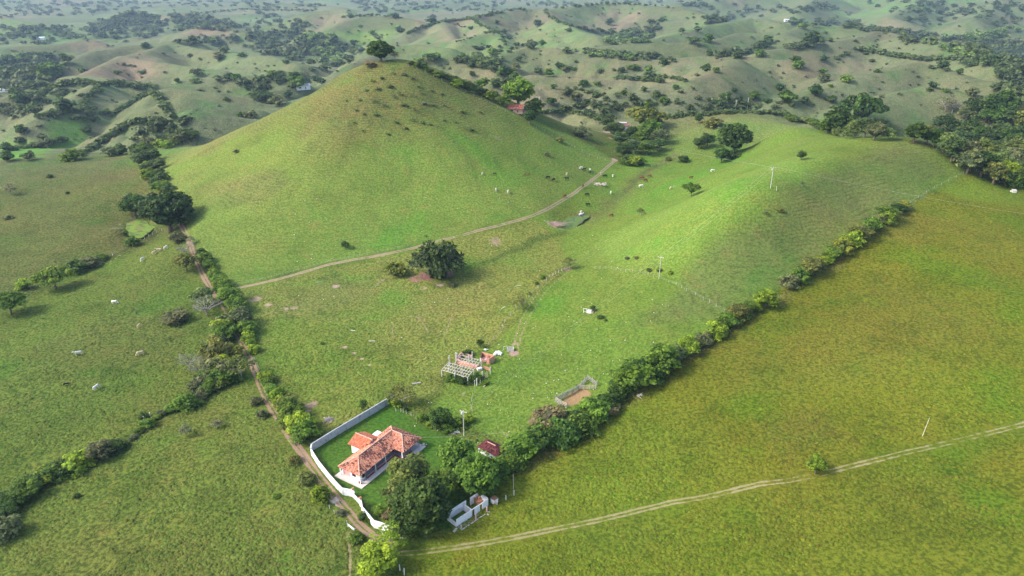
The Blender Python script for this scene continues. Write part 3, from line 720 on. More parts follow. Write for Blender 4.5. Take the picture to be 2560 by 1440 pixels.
def crown(seed, nl, per, leaf, squash=.8, hc=1.0, lob=.34, low=-.5, core=.62, rough=.18, wide=1.0, up=.75):
    """a crown of nl leafy lobes set over a lumpy ellipsoid"""
    rng = np.random.default_rng(seed)
    d = unit(rng, nl * 4); d = d[d[:, 2] > low][:nl]
    rad = 1 - lob * .8 + rough * rng.normal(size=len(d))
    lc = d * np.clip(rad, .35, 1.05)[:, None]
    lc[:, 2] *= squash
    lr = lob * (.7 + .6 * rng.random(len(d)))
    lt = np.clip(.5 + .28 * rng.normal(size=len(d)), 0, 1)
    V = []; F = []; T = []; off = 0
    for c, r, t in zip(lc, lr, lt):
        q = unit(rng, per); q[:, 2] = np.abs(q[:, 2]) * .9 - .25
        pos = c + q * r * (.75 + .35 * rng.random(per))[:, None] * np.array([1, 1, .8])
        nrm = q * .55 + unit(rng, per) * .65 + np.array([0, 0, up]); nrm /= np.linalg.norm(nrm, axis=1)[:, None]
        tt = np.clip(t + .22 * rng.normal(size=per) , 0, 1)
        v, f, ti = leaf_cards(rng, pos, nrm, leaf, tt)
        V.append(v); F.append(f + off); T.append(ti); off += len(v)
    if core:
        # lump of larger inner sprays, the crown's inside shade painted as a dark tint
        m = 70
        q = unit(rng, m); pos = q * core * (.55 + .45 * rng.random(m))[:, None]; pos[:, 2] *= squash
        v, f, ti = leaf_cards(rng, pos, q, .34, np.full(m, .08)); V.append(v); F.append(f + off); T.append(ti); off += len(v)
    V = np.concatenate(V); V[:, :2] *= wide; V[:, 2] += hc
    V[:, 2] = np.maximum(V[:, 2], .02)
    return mesh_from('crown', V, np.concatenate(F), M_LEAF, False, {'tint': np.concatenate(T)})

def trunk(seed, hc, reach, r=.09, limbs=5, mat=None, twigs=0):
    rng = random.Random(seed); mb = MB()
    j = (rng.uniform(-.06, .06), rng.uniform(-.06, .06))
    fork = hc * .55
    mb.tube([(0, 0, -.08), (j[0] * .3, j[1] * .3, fork * .4), (j[0], j[1], fork), (j[0] * 1.4, j[1] * 1.4, hc * .95)], [r * 1.25, r, r * .8, r * .4], 7)
    for k in range(limbs):
        a = 2 * math.pi * (k + rng.random() * .6) / limbs; L = reach * rng.uniform(.55, .9)
        p0 = Vector((j[0], j[1], fork * rng.uniform(.75, 1.25))); p1 = p0 + Vector((math.cos(a) * L * .5, math.sin(a) * L * .5, L * .5)); p2 = p0 + Vector((math.cos(a) * L, math.sin(a) * L, L * rng.uniform(.6, .9)))
        mb.tube([p0, p1, p2], [r * .55, r * .38, r * .15], 5)
        for q in range(twigs):
            b = a + rng.uniform(-1.2, 1.2); s0 = p1.lerp(p2, rng.random()); l2 = L * rng.uniform(.35, .7)
            e = s0 + Vector((math.cos(b) * l2, math.sin(b) * l2, l2 * rng.uniform(.2, .8)))
            mb.tube([s0, s0.lerp(e, .5) + Vector((0, 0, .04)), e], [r * .2, r * .14, r * .06], 4, False)
            for w in range(3):
                c = b + rng.uniform(-1, 1); e2 = e.lerp(s0, rng.random() * .6); l3 = l2 * rng.uniform(.3, .55)
                mb.tube([e2, e2 + Vector((math.cos(c) * l3, math.sin(c) * l3, l3 * rng.uniform(-.1, .7)))], [r * .10, r * .04], 3, False)
    return mb.mesh('trunk', mat or M_BARK, True)

def bamboo(seed, n=46, leaf=.07):
    """arching bamboo plumes out of one stool"""
    rng = np.random.default_rng(seed); V = []; F = []; T = []; off = 0; mb = MB()
    for k in range(n):
        a = rng.random() * 2 * math.pi; lean = .25 + .75 * math.sqrt(rng.random()); h = 1.45 - .75 * lean + .2 * rng.random()
        d = np.array([math.cos(a), math.sin(a), 0]); s = np.linspace(0, 1, 12)
        P = d[None] * (.12 + lean * .85 * s ** 1.6)[:, None]; P[:, 2] = h * (s - .30 * s ** 3.5 * (1 + lean))
        P[:, 2] = np.maximum(P[:, 2], .05)
        mb.tube([tuple(p) for p in P[::3]] + [tuple(P[-1])], [.012, .012, .01, .007, .004], 4, False)
        m = 62; i = rng.integers(1, 12, m); pos = P[i] + rng.normal(size=(m, 3)) * np.array([.085, .085, .06])
        nrm = unit(rng, m) * .6 + np.array([0, 0, .7]) + d * .3; nrm /= np.linalg.norm(nrm, axis=1)[:, None]
        t0 = .42 + .2 * rng.normal() + (.5 if rng.random() < .08 else 0)
        v, f, ti = leaf_cards(rng, pos, nrm, leaf, np.clip(t0 + .15 * rng.normal(size=m) + .25 * (pos[:, 2] - .6), 0, 1)); V.append(v); F.append(f + off); T.append(ti); off += len(v)
    return mesh_from('crown', np.concatenate(V), np.concatenate(F), M_LEAF, False, {'tint': np.concatenate(T)}), mb.mesh('trunk', M_BARKG)

KIT = {}
def kit(kind, hc, variants):
    KIT[kind] = (hc, variants)
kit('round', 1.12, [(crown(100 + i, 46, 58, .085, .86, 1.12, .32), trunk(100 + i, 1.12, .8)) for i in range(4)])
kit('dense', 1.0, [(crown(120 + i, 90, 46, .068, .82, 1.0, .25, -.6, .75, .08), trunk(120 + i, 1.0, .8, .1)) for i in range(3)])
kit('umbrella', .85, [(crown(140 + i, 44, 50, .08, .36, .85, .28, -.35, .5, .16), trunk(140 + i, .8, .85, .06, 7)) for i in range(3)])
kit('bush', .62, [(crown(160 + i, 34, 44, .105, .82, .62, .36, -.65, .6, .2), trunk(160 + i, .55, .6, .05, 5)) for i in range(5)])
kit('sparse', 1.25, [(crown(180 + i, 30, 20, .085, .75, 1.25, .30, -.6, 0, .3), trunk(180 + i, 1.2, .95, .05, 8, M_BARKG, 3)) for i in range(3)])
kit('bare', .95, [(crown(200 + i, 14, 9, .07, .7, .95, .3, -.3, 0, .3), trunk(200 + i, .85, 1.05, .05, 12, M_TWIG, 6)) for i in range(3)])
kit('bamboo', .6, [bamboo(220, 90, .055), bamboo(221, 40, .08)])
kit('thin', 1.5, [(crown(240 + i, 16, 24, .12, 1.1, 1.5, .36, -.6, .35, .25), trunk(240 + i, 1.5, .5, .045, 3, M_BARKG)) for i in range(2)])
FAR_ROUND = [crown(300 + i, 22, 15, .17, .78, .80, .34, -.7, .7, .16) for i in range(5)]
FAR_SPREAD = [crown(320 + i, 20, 14, .17, .45, .62, .32, -.5, .6, .2) for i in range(3)]
FAR_BUSH = [crown(340 + i, 16, 13, .20, .80, .5, .38, -.6, .6, .2) for i in range(4)]

G = {'D': (.048, .100, .015), 'M': (.095, .175, .019), 'L': (.165, .255, .019), 'Y': (.185, .215, .028), 'O': (.128, .158, .036), 'G': (.140, .165, .095), 'B': (.185, .165, .08),
     'W': (.115, .145, .062), 'V': (.034, .070, .015), 'F': (.070, .125, .036), 'P': (.14, .205, .062)}
rnd = random.Random(7)
def locate(u, v, w, hc):
    """a crown seen centred on pixel (u, v), w pixels across: its root on the ground and its radius"""
    d = rays((u, v))[0]; hz = math.hypot(d[0], d[1]); az = math.atan2(d[0], d[1])
    t = RAD / hz; zr = CAM_H + d[2] * t; zg = ground(RAD * math.sin(az), RAD * math.cos(az))
    rad = w / 2 * (t * np.linalg.norm(d)) / FOC
    gap = zr - (zg + hc * rad)
    hit = np.nonzero(gap <= 0)[0]
    i = max((hit[0] if len(hit) else NR - 1) - 1, 0)
    f = np.clip(gap[i] / (gap[i] - gap[i + 1] + 1e-9), 0, 1)
    tt = t[i] + f * (t[i + 1] - t[i]); x, y = d[0] * tt, d[1] * tt
    return x, y, float(ground(x, y)), w / 2 * tt * np.linalg.norm(d) / FOC

def colour(o, key):
    c = G[key] if isinstance(key, str) else key
    j = rnd.uniform(.86, 1.16)
    o.color = (c[0] * j * rnd.uniform(.9, 1.12), c[1] * j, c[2] * j, 1)

def plant(kind, u, v, w, col, name, label, group=None, parts=True, tall=1.0, cat=None, var=None, squeeze=1.0):
    hc, vs = KIT[kind]
    x, y, z, r = locate(u, v, w, hc * tall)
    cm, tm = vs[rnd.randrange(len(vs)) if var is None else var]
    cat = cat or ('shrub' if 'shrub' in name else 'tree')
    rz = rnd.uniform(0, 6.28)
    if parts:
        root = thing(name, label, cat, (x, y, z - .03), rz, group, (r, r * squeeze, r * tall))
        tr = link('stem' if cat == 'shrub' else 'trunk', tm, root)
        c = link('foliage' if cat == 'shrub' else 'crown', cm, root); colour(c, col)
        return root
    o = link(name, cm, None, (x, y, z - .03), rz, (r, r * squeeze, r * tall)); tag(o, label, cat, group); colour(o, col)
    return o

ORD1 = 'first second third fourth fifth sixth seventh eighth ninth tenth eleventh twelfth thirteenth fourteenth fifteenth sixteenth seventeenth eighteenth nineteenth'.split()
TENS = {2: 'twent', 3: 'thirt', 4: 'fort', 5: 'fift', 6: 'sixt', 7: 'sevent', 8: 'eight', 9: 'ninet'}
def ordinal(n):
    if n < 20: return ORD1[n - 1]
    t, k = divmod(n, 10)
    return TENS[t] + 'ieth' if k == 0 else TENS[t] + 'y-' + ORD1[k - 1]
ADJ = {'D': 'dark green', 'M': 'mid green', 'L': 'bright green', 'Y': 'yellow-green', 'O': 'olive', 'G': 'grey-green', 'B': 'brownish', 'W': 'dull green', 'V': 'very dark', 'F': 'green', 'P': 'pale green'}

# single trees and shrubs, by hand: kind, u, v, width, colour, name, label, tall
ONE = [
    # beside the house and the white ruin
    ('round', 1022, 1178, 92, 'O', 'mango_tree', 'olive mango tree standing over the lawn between the house wing and the dark trees', 1.0),
    ('dense', 1048, 1258, 134, 'D', 'mango_tree', 'biggest dark mango tree, filling the corner between garden wall and roofless white ruin', 1.0),
    ('round', 998, 1238, 70, 'O', 'mango_tree', 'olive-topped tree on the lawn side of the biggest dark mango', 1.0),
    ('round', 1108, 1212, 78, 'M', 'mango_tree', 'mid green tree in the middle of the garden grove', 1.0),
    ('round', 1137, 1138, 86, 'M', 'mango_tree', 'rounded tree at the lawn edge in front of the dark red shed roof', 1.0),
    ('dense', 1193, 1186, 106, 'M', 'mango_tree', 'broad mango tree directly below the dark red shed roof', 1.05),
    ('round', 1240, 1172, 60, 'M', 'mango_tree', 'tree where the garden grove meets the long hedge', 1.0),
    ('dense', 1210, 1200, 80, 'D', 'mango_tree', 'dark tree overhanging the brick oven end of the white ruin', 1.0),
    ('round', 1155, 1196, 56, 'L', 'mango_tree', 'bright young tree in the gap of the garden grove', 1.0),
    ('dense', 1080, 1268, 84, 'D', 'mango_tree', 'dark tree touching the low end of the white ruin', 1.0),
    ('dense', 1018, 1298, 82, 'D', 'mango_tree', 'dark tree just inside the end of the white garden wall', 1.0),
    ('sparse', 974, 1340, 74, 'L', 'acacia_tree', 'feathery light green tree leaning over the end of the white garden wall', .8),
    ('round', 940, 1400, 90, 'L', 'lime_tree', 'round yellow-green tree standing alone where the lane meets the field track', .85),
    ('bush', 803, 1237, 46, 'L', 'round_shrub', 'bright round shrub across the lane from the garden gate', 1.2),
    ('bush', 890, 1343, 34, 'M', 'round_shrub', 'small leafy shrub beside the fallen white gate slab', 1.0),
    ('bush', 909, 1291, 22, 'D', 'wall_shrub', 'dark shrub outside the garden wall just past the gate', 1.3),
    ('bush', 922, 1300, 18, 'M', 'wall_shrub', 'small green shrub outside the garden wall near its corner', 1.1),
    ('bush', 852, 1281, 20, 'G', 'round_shrub', 'grey-green shrub on the verge opposite the garden gate', 1.0),
    ('bush', 948, 1276, 28, 'M', 'flower_shrub', 'garden shrub carrying white blossom inside the white wall', .9),
    ('bush', 966, 1287, 26, 'B', 'flower_shrub', 'reddish brown garden shrub beside the white blossom', .8),
    ('round', 908, 1012, 19, 'D', 'cypress_tree', 'small pointed dark tree behind the grey garden wall', 1.5),
    ('bush', 979, 1003, 16, 'D', 'corner_shrub', 'narrow dark shrub at the free end of the grey wall', 1.5),
    ('bush', 991, 1006, 24, 'L', 'corner_shrub', 'bright-topped shrub at the free end of the grey wall', 1.2),
    ('sparse', 1004, 982, 62, 'O', 'thin_tree', 'thin pale-trunked tree beside the free end of the grey wall', .9),
    ('bush', 1014, 1022, 11, 'D', 'corner_shrub', 'tiny dark shrub among stakes beside the thin pale tree', 1.5),
    ('bush', 1055, 1044, 26, 'M', 'garden_shrub', 'shrub at the house end of the fence row behind the lawn', 1.1),
    ('round', 1100, 1046, 52, 'D', 'garden_tree', 'dark tree in the middle of the fence row behind the lawn', 1.0),
    ('bush', 1117, 1066, 36, 'M', 'garden_shrub', 'leafy shrub under the dark tree of the fence row', 1.0),
    ('bush', 1148, 1058, 34, 'M', 'garden_shrub', 'shrub at the foot of the utility pole behind the house', 1.1),
    ('bush', 1172, 1046, 26, 'L', 'garden_shrub', 'bright-topped shrub just past the utility pole behind the house', 1.2),
    ('bush', 1075, 1062, 20, 'M', 'garden_shrub', 'low shrub between the fence row stakes behind the lawn', 1.0),
    # by the ruined shed
    ('round', 1200, 857, 18, 'D', 'young_tree', 'small dark tree on the fence just above the pink ruin', 1.2),
    ('bush', 1168, 882, 24, 'D', 'ruin_shrub', 'dark shrub growing inside the back room of the pink ruin', 1.0),
    ('bush', 1128, 944, 28, 'M', 'ruin_shrub', 'leafy shrub under the low side of the bare roof frame', .8),
    ('bush', 1156, 952, 34, 'D', 'ruin_shrub', 'dark weeds and shrub along the front posts of the bare roof frame', .7),
    ('bush', 1192, 944, 30, 'D', 'ruin_shrub', 'dark shrub between the front posts of the pink ruin', .8),
    ('bush', 1212, 956, 20, 'M', 'ruin_shrub', 'low shrub beside the leaning poles of the pink ruin', .7),
    # valley and knoll
    ('bamboo', 1092, 634, 140, 'V', 'bamboo_clump', 'great dark bamboo clump standing beside the hill track', 1.5),
    ('bamboo', 990, 668, 64, 'Y', 'bamboo_clump', 'yellow-green bamboo clump next to the great dark one', 1.0),
    ('round', 863, 611, 20, 'D', 'young_tree', 'lone dark round tree at the foot of the cone hill', .9),
    ('sparse', 1424, 655, 38, 'O', 'gate_tree', 'rounded olive tree at the gap in the knoll fence', .8),
    ('sparse', 1298, 752, 44, 'O', 'thin_tree', 'open olive tree on the fence below the knoll', .9),
    ('bush', 1356, 692, 15, 'M', 'fence_shrub', 'small shrub on the knoll fence below the gap tree', 1.1),
    ('bush', 1342, 708, 11, 'M', 'fence_shrub', 'tiny bright shrub on the knoll fence below the small shrub', 1.1),
    ('bush', 1322, 733, 11, 'L', 'fence_shrub', 'tiny bright shrub on the knoll fence above the open olive tree', 1.1),
    ('round', 1482, 770, 14, 'D', 'young_tree', 'little dark tree beside the white cattle trough frame', 1.0),
    ('bush', 1502, 792, 17, 'D', 'low_shrub', 'low dark shrub downhill of the white trough frame', .6),
    ('bush', 1515, 800, 8, 'D', 'low_shrub', 'very small dark shrub beside the low one downhill of the trough', .8),
    ('umbrella', 1730, 470, 38, 'M', 'spreading_tree', 'lone spreading tree on the open slope beside the grazing cattle', 1.3),
    ('round', 2004, 387, 21, 'D', 'young_tree', 'lone dark round tree on the grassy spine past the transformer pole', .95),
    ('sparse', 1602, 528, 22, 'O', 'thin_tree', 'thin small tree on the slope above the reedy pond', .8),
    ('thin', 1915, 530, 13, 'W', 'thin_tree', 'thin whitish sapling on the terraced flank, lower of two', .8),
    ('bush', 1953, 526, 13, 'O', 'low_shrub', 'small shrub beside the whitish sapling on the terraced flank', 1.0),
    ('thin', 2006, 458, 11, 'G', 'thin_tree', 'leafless grey sapling downhill of the transformer pole', 1.0),
    ('bush', 1568, 645, 12, 'G', 'low_shrub', 'grey low shrub above the knoll fence', .8),
    ('bush', 1590, 644, 12, 'O', 'low_shrub', 'olive low shrub beside the grey one above the knoll fence', .8),
    ('bush', 1648, 674, 13, 'M', 'fence_shrub', 'small shrub at the pole on the knoll fence', 1.2),
    ('bush', 1676, 682, 12, 'L', 'fence_shrub', 'bright small shrub on the knoll fence past the pole', 1.2),
    ('bush', 1622, 674, 12, 'M', 'fence_shrub', 'small shrub on the knoll fence before the pole', 1.2),
    ('bush', 1130, 710, 22, 'W', 'low_shrub', 'grey shrub on the straw pasture below the bamboo', .9),
    ('bush', 805, 858, 9, 'M', 'low_shrub', 'tiny round shrub alone in the damp pasture', 1.0),
    ('bush', 590, 378, 12, 'W', 'low_shrub', 'small shrub on the pale shoulder of the cone hill', .8),
    ('round', 2043, 1160, 40, 'L', 'young_tree', 'slender bright tree growing beside the field track', 1.2),
    # the two summit trees and the farm on the flank
    ('dense', 950, 124, 62, 'D', 'summit_tree', 'big dark tree crowning the summit of the cone hill', .85),
    ('sparse', 986, 136, 26, 'B', 'summit_shrub', 'brownish shrub beside the summit tree of the cone hill', .7),
    ('bush', 925, 160, 26, 'B', 'summit_shrub', 'pale brown shrub just below the summit tree', .7),
    ('dense', 1296, 228, 76, 'M', 'mango_tree', 'tall round tree beside the red-roofed house on the hill flank', .95),
    ('round', 1335, 268, 46, 'D', 'mango_tree', 'dark tree on the downhill side of the red-roofed hill house', .95),
    ('round', 1325, 292, 34, 'D', 'mango_tree', 'lower dark tree in front of the red-roofed hill house', .95),
    ('round', 1262, 250, 30, 'M', 'mango_tree', 'small tree on the uphill side of the red-roofed hill house', .95),
    ('bush', 1286, 272, 14, 'O', 'garden_shrub', 'olive shrub hiding part of the red-roofed hill house', 1.0),
    ('bush', 1455, 333, 42, 'W', 'thatch_shrub', 'palm-like grey-green shrub over the small grey hut', .8),
    ('bush', 1400, 350, 18, 'O', 'low_shrub', 'olive shrub on the hill fence above the small hut', 1.0),
    ('bush', 1367, 385, 12, 'W', 'low_shrub', 'single shrub on the side of the cone hill above the cattle', 1.0),
    # saddle
    ('umbrella', 1612, 288, 84, (.15, .185, .03), 'saman_tree', 'broad yellow-green umbrella tree behind the saddle farmhouse', 1.0),
    ('dense', 1838, 342, 76, 'D', 'ceiba_tree', 'largest dark tree alone on the saddle slope', 1.05),
    ('round', 1806, 386, 36, 'D', 'ceiba_tree', 'dark smaller tree at the foot of the largest saddle tree', 1.0),
    ('bush', 1828, 386, 34, 'D', 'saddle_shrub', 'dark shrub under the largest saddle tree', 1.0),
    ('sparse', 1815, 325, 34, 'G', 'thin_tree', 'grey bare-branched tree behind the largest saddle tree', 1.0),
    ('round', 1770, 348, 34, 'D', 'saddle_tree', 'dark round tree on the slope between the two saddle groves', .9),
    ('round', 1748, 356, 30, 'D', 'saddle_tree', 'lower dark tree of the pair between the two saddle groves', .9),
    ('bush', 1783, 306, 40, 'O', 'saddle_shrub', 'broad olive shrub on the rear slope of the saddle', .7),
    ('round', 1748, 296, 18, 'D', 'saddle_tree', 'small pointed dark tree on the rear skyline of the saddle', 1.1),
    ('bush', 1708, 397, 24, 'D', 'saddle_shrub', 'dark shrub by the creek fence of the saddle', 1.0),
    ('bush', 1670, 397, 14, 'O', 'saddle_shrub', 'small brown shrub by the creek fence of the saddle', 1.0),
    # left: pond, lane and drains
    ('dense', 416, 524, 112, 'V', 'fig_tree', 'huge nearly black fig tree beside the algae pond and the lane', .95),
    ('dense', 333, 510, 60, 'D', 'fig_tree', 'smaller dark tree on the bank of the algae pond', .9),
    ('sparse', 432, 556, 40, 'M', 'lane_tree', 'thin green tree in front of the huge black fig', .8),
    ('bush', 463, 553, 20, 'L', 'lane_shrub', 'bright shrub between the huge black fig and the hill pasture', 1.2),
    ('bush', 443, 592, 34, 'W', 'lane_shrub', 'dark grey shrub on the lane verge below the huge fig', 1.0),
    ('sparse', 476, 598, 20, 'G', 'lane_shrub', 'pale dry shrub on the hill side of the lane below the fig', 1.0),
    ('umbrella', 462, 652, 50, 'O', 'acacia_tree', 'flat-topped olive tree leaning over the lane', 1.2),
    ('bare', 462, 622, 40, 'G', 'bare_tree', 'leafless grey bush on the lane above the flat-topped tree', .9),
    ('umbrella', 506, 736, 50, 'P', 'acacia_tree', 'pale green flat-topped tree over the lane above the bare tree', 1.2),
    ('bare', 515, 764, 66, 'G', 'bare_tree', 'spreading leafless grey tree beside the lane', .8),
    ('bush', 437, 792, 58, 'W', 'field_shrub', 'long low dark thicket in the field beside the spreading bare tree', .6),
    ('bare', 470, 902, 50, 'G', 'bare_tree', 'pale leafless tree at the head of the field drain', .9),
    ('bare', 502, 918, 54, 'G', 'bare_tree', 'dark-stemmed bare tree next to the pale leafless one', .9),
    ('bush', 465, 1006, 54, 'M', 'field_shrub', 'leafy thicket on the field drain below the bare trees', .8),
    ('bush', 498, 960, 44, 'W', 'field_shrub', 'grey-green thicket between the bare trees and the leafy one', 1.0),
    ('sparse', 600, 915, 62, 'O', 'lane_tree', 'thin olive tree with a pale trunk where the field drain meets the lane', .9),
    ('bush', 590, 882, 36, 'Y', 'lane_shrub', 'yellow-green shrub on the lane above the thin olive tree', 1.1),
    ('bush', 365, 1058, 30, 'M', 'field_shrub', 'small round shrub on the field drain, lower end', 1.0),
    ('bush', 358, 1040, 20, 'D', 'field_shrub', 'tiny dark shrub beside the drain stakes', 1.0),
    ('sparse', 462, 1074, 30, 'G', 'field_shrub', 'grey thin shrub alone in the lower field', .9),
    ('sparse', 540, 1060, 28, 'G', 'field_shrub', 'paler grey shrub alone in the lower field nearer the lane', .7),
    ('thin', 198, 1180, 18, 'M', 'thin_tree', 'small tree with a white trunk in front of the dark field hedge', .9),
    ('bush', 192, 1240, 14, 'D', 'field_shrub', 'tiny shrub below the dark field hedge', .8),
    ('bush', 690, 1240, 16, 'M', 'field_shrub', 'tiny shrub in the lower field across the lane from the house', .8),
    ('bush', 765, 1195, 40, 'O', 'lane_shrub', 'olive weedy shrub on the lane verge opposite the house', .8),
    ('bush', 735, 1150, 30, 'O', 'lane_shrub', 'weedy shrub on the lane verge opposite the bend of the garden wall', .8),
    ('bush', 640, 1003, 28, 'W', 'lane_shrub', 'grey-green shrub on the field verge of the lane', 1.0),
    ('bush', 655, 1035, 26, 'W', 'lane_shrub', 'second grey-green shrub further down the field verge of the lane', 1.0),
    ('umbrella', 18, 752, 66, 'M', 'acacia_tree', 'green spreading tree cut by the picture edge at the field drain', 1.1),
    ('bush', 58, 712, 28, 'L', 'field_shrub', 'bright small shrub on the upper field drain', 1.0),
    ('umbrella', 130, 690, 68, 'L', 'acacia_tree', 'bright spreading tree on the upper field drain', 1.0),
    ('bush', 188, 668, 46, 'D', 'field_shrub', 'dark thicket on the upper field drain next to the spreading tree', .8),
    ('bush', 222, 656, 44, 'W', 'field_shrub', 'grey thicket on the upper field drain', .7),
    ('bush', 252, 643, 26, 'M', 'field_shrub', 'small shrub on the upper field drain toward the pond', .8),
    ('bush', 330, 604, 30, 'M', 'field_shrub', 'shrub on the bank just below the algae pond', .9),
    ('bush', 310, 583, 16, 'M', 'field_shrub', 'small shrub at the far bank of the algae pond', .8),
    ('bush', 176, 388, 40, 'M', 'skyline_tree', 'round tree on the skyline of the upper field', .8),
    ('sparse', 22, 470, 26, 'G', 'thin_tree', 'grey thin tree on the upper field', .9),
    ('bush', 124, 440, 12, 'D', 'field_shrub', 'tiny dark shrub high on the upper field', .8),
    ('bush', 168, 482, 9, 'D', 'field_shrub', 'tiny dark shrub in the middle of the upper field', .8),
    ('bush', 20, 543, 18, 'W', 'field_shrub', 'grey shrub low on the upper field', .6),
]
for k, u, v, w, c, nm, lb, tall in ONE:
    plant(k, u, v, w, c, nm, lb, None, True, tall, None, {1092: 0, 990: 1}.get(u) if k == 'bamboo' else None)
# rubber clusters around the saddle farmhouse
SADDLE = [(1518, 302, 42, 'F'), (1535, 322, 40, 'F'), (1552, 345, 36, 'D'), (1580, 330, 34, 'D'), (1628, 322, 52, 'M'), (1652, 340, 40, 'W'), (1602, 344, 44, 'M'), (1588, 364, 36, 'F'), (1618, 368, 40, 'M'), (1645, 360, 34, 'F'), (1560, 376, 38, 'D'), (1546, 322, 30, 'D'), (1640, 300, 32, 'M'), (1565, 402, 30, 'M'), (1584, 403, 34, 'L'), (1601, 405, 28, 'M')]
for i, (u, v, w, c) in enumerate(SADDLE):
    plant('round' if i < 13 else 'bush', u, v, w, c, 'saddle_tree' if i < 13 else 'saddle_shrub', f'{ADJ[c]} {"tree" if i < 13 else "shrub"}, {ordinal(i + 1)} down through the saddle farmhouse grove', 'saddle farmhouse grove', True, .9)

# hedges: (u, v, width, colour) along the row
def hedge(rows, name, group, where, kind='bush', tall=1.1, fill=1, jitter=.12, parts=True, wm=1.0):
    R = []
    for i, r in enumerate(rows):
        R.append(r)
        if i + 1 < len(rows):
            n = rows[i + 1]
            gap = math.hypot(n[0] - r[0], n[1] - r[1])
            if gap < 1.6 * (r[2] + n[2]) / 2:
                for q in range(fill):
                    t = (q + 1) / (fill + 1)
                    wv = (r[2] * (1 - t) + n[2] * t) * rnd.uniform(.62, .95)
                    R.append((r[0] * (1 - t) + n[0] * t + rnd.uniform(-.2, .2) * wv, r[1] * (1 - t) + n[1] * t + rnd.uniform(.0, .25) * wv, wv, rnd.choice([r[3], n[3], 'M', 'L'] if r[3] != 'B' else ['M', 'D'])))
    for i, (u, v, w, c) in enumerate(R):
        kd = rnd.choice([kind, kind, kind, 'round', 'round']) if c != 'G' else rnd.choice(['sparse', 'bush', 'bare'])
        w *= wm * rnd.choice([.8, 1.0, 1.1, 1.2, 1.32]); v -= (w * .1 if kd != kind else 0)
        plant(kd, u, v, w, c, name, f'{ADJ[c]} shrub, {ordinal(i + 1)} from {where}', group, parts, tall * rnd.uniform(.85, 1.12) * ({'sparse': .62, 'round': .72, 'bare': .8}.get(kd, 1)), 'shrub')
hedge([(1276, 1156, 56, 'M'), (1302, 1124, 70, 'M'), (1340, 1098, 76, 'D'), (1372, 1050, 84, 'B'), (1408, 1086, 64, 'D'), (1448, 1060, 64, 'D'), (1484, 1032, 62, 'M'), (1516, 1008, 56, 'D'), (1528, 1024, 56, 'B'), (1545, 968, 70, 'M'), (1585, 946, 78, 'M'), (1620, 926, 78, 'D'), (1655, 902, 74, 'M'), (1690, 890, 56, 'W'), (1724, 868, 44, 'L'), (1758, 850, 46, 'W'), (1790, 828, 40, 'L'), (1820, 804, 44, 'M'), (1848, 786, 42, 'O'), (1872, 772, 38, 'M'), (1916, 750, 50, 'L')],
      'hedge_shrub', 'shrubs of the long field hedge', 'the garden end of the long field hedge', fill=2, tall=1.1, wm=.9)
hedge([(1972, 704, 42, 'W'), (2000, 690, 40, 'M'), (2030, 670, 42, 'O'), (2056, 654, 40, 'L'), (2084, 636, 40, 'M'), (2106, 618, 42, 'Y'), (2132, 600, 42, 'L'), (2156, 584, 36, 'O'), (2180, 566, 38, 'M'), (2200, 548, 36, 'W'), (2222, 536, 36, 'M'), (2244, 524, 30, 'D'), (2262, 514, 26, 'Y')],
      'hedge_shrub', 'shrubs of the upper field hedge', 'the gap in the middle of the upper field hedge', fill=1, tall=.95)
hedge([(762, 1080, 60, 'M'), (748, 1060, 60, 'L'), (730, 1036, 60, 'M'), (714, 1010, 54, 'O'), (697, 988, 50, 'L'), (675, 970, 40, 'M'), (656, 942, 42, 'L'), (676, 946, 36, 'O')],
      'lane_shrub', 'shrubs of the lane hedge beside the garden wall', 'the garden wall along the lane hedge', tall=1.0, fill=2, wm=.84)
hedge([(634, 872, 38, 'L'), (624, 850, 26, 'L'), (616, 822, 40, 'M'), (602, 796, 46, 'W'), (588, 768, 46, 'M'), (572, 742, 44, 'M'), (558, 720, 36, 'M'), (547, 700, 34, 'M'), (536, 681, 30, 'L'), (524, 662, 30, 'M'), (512, 645, 28, 'M'), (502, 630, 24, 'D')],
      'lane_shrub', 'shrubs of the middle lane hedge', 'the lower end of the middle lane hedge', tall=1.05, fill=2, wm=.9)
hedge([(560, 808, 42, 'W'), (562, 832, 50, 'M'), (544, 852, 56, 'W'), (536, 880, 52, 'O'), (562, 884, 44, 'M'), (540, 928, 60, 'W'), (572, 940, 50, 'M'), (515, 940, 50, 'M')],
      'lane_shrub', 'thicket on the field side of the lane', 'the top of the thicket across the lane', tall=1.0, fill=1)
hedge([(400, 470, 34, 'M'), (392, 455, 38, 'F'), (378, 440, 42, 'M'), (372, 420, 40, 'F'), (356, 402, 40, 'F'), (346, 382, 40, 'F'), (338, 370, 34, 'D'), (366, 358, 30, 'W')],
      'lane_shrub', 'shrubs of the upper lane hedge', 'the black fig end of the upper lane hedge', tall=1.0, fill=1, wm=.85)
hedge([(412, 468, 24, 'M'), (404, 444, 24, 'F'), (392, 412, 26, 'F'), (384, 390, 22, 'D')], 'lane_shrub', 'shrubs between upper lane and hill pasture', 'the black fig on the pasture verge', tall=1.1, fill=1)
hedge([(270, 381, 26, 'W'), (300, 376, 28, 'F'), (404, 360, 26, 'L'), (430, 354, 30, 'W'), (458, 343, 38, 'W'), (478, 340, 26, 'D')], 'skyline_shrub', 'shrubs behind the lane head', 'the upper field behind the lane head', tall=.9, fill=1, kind='bush')
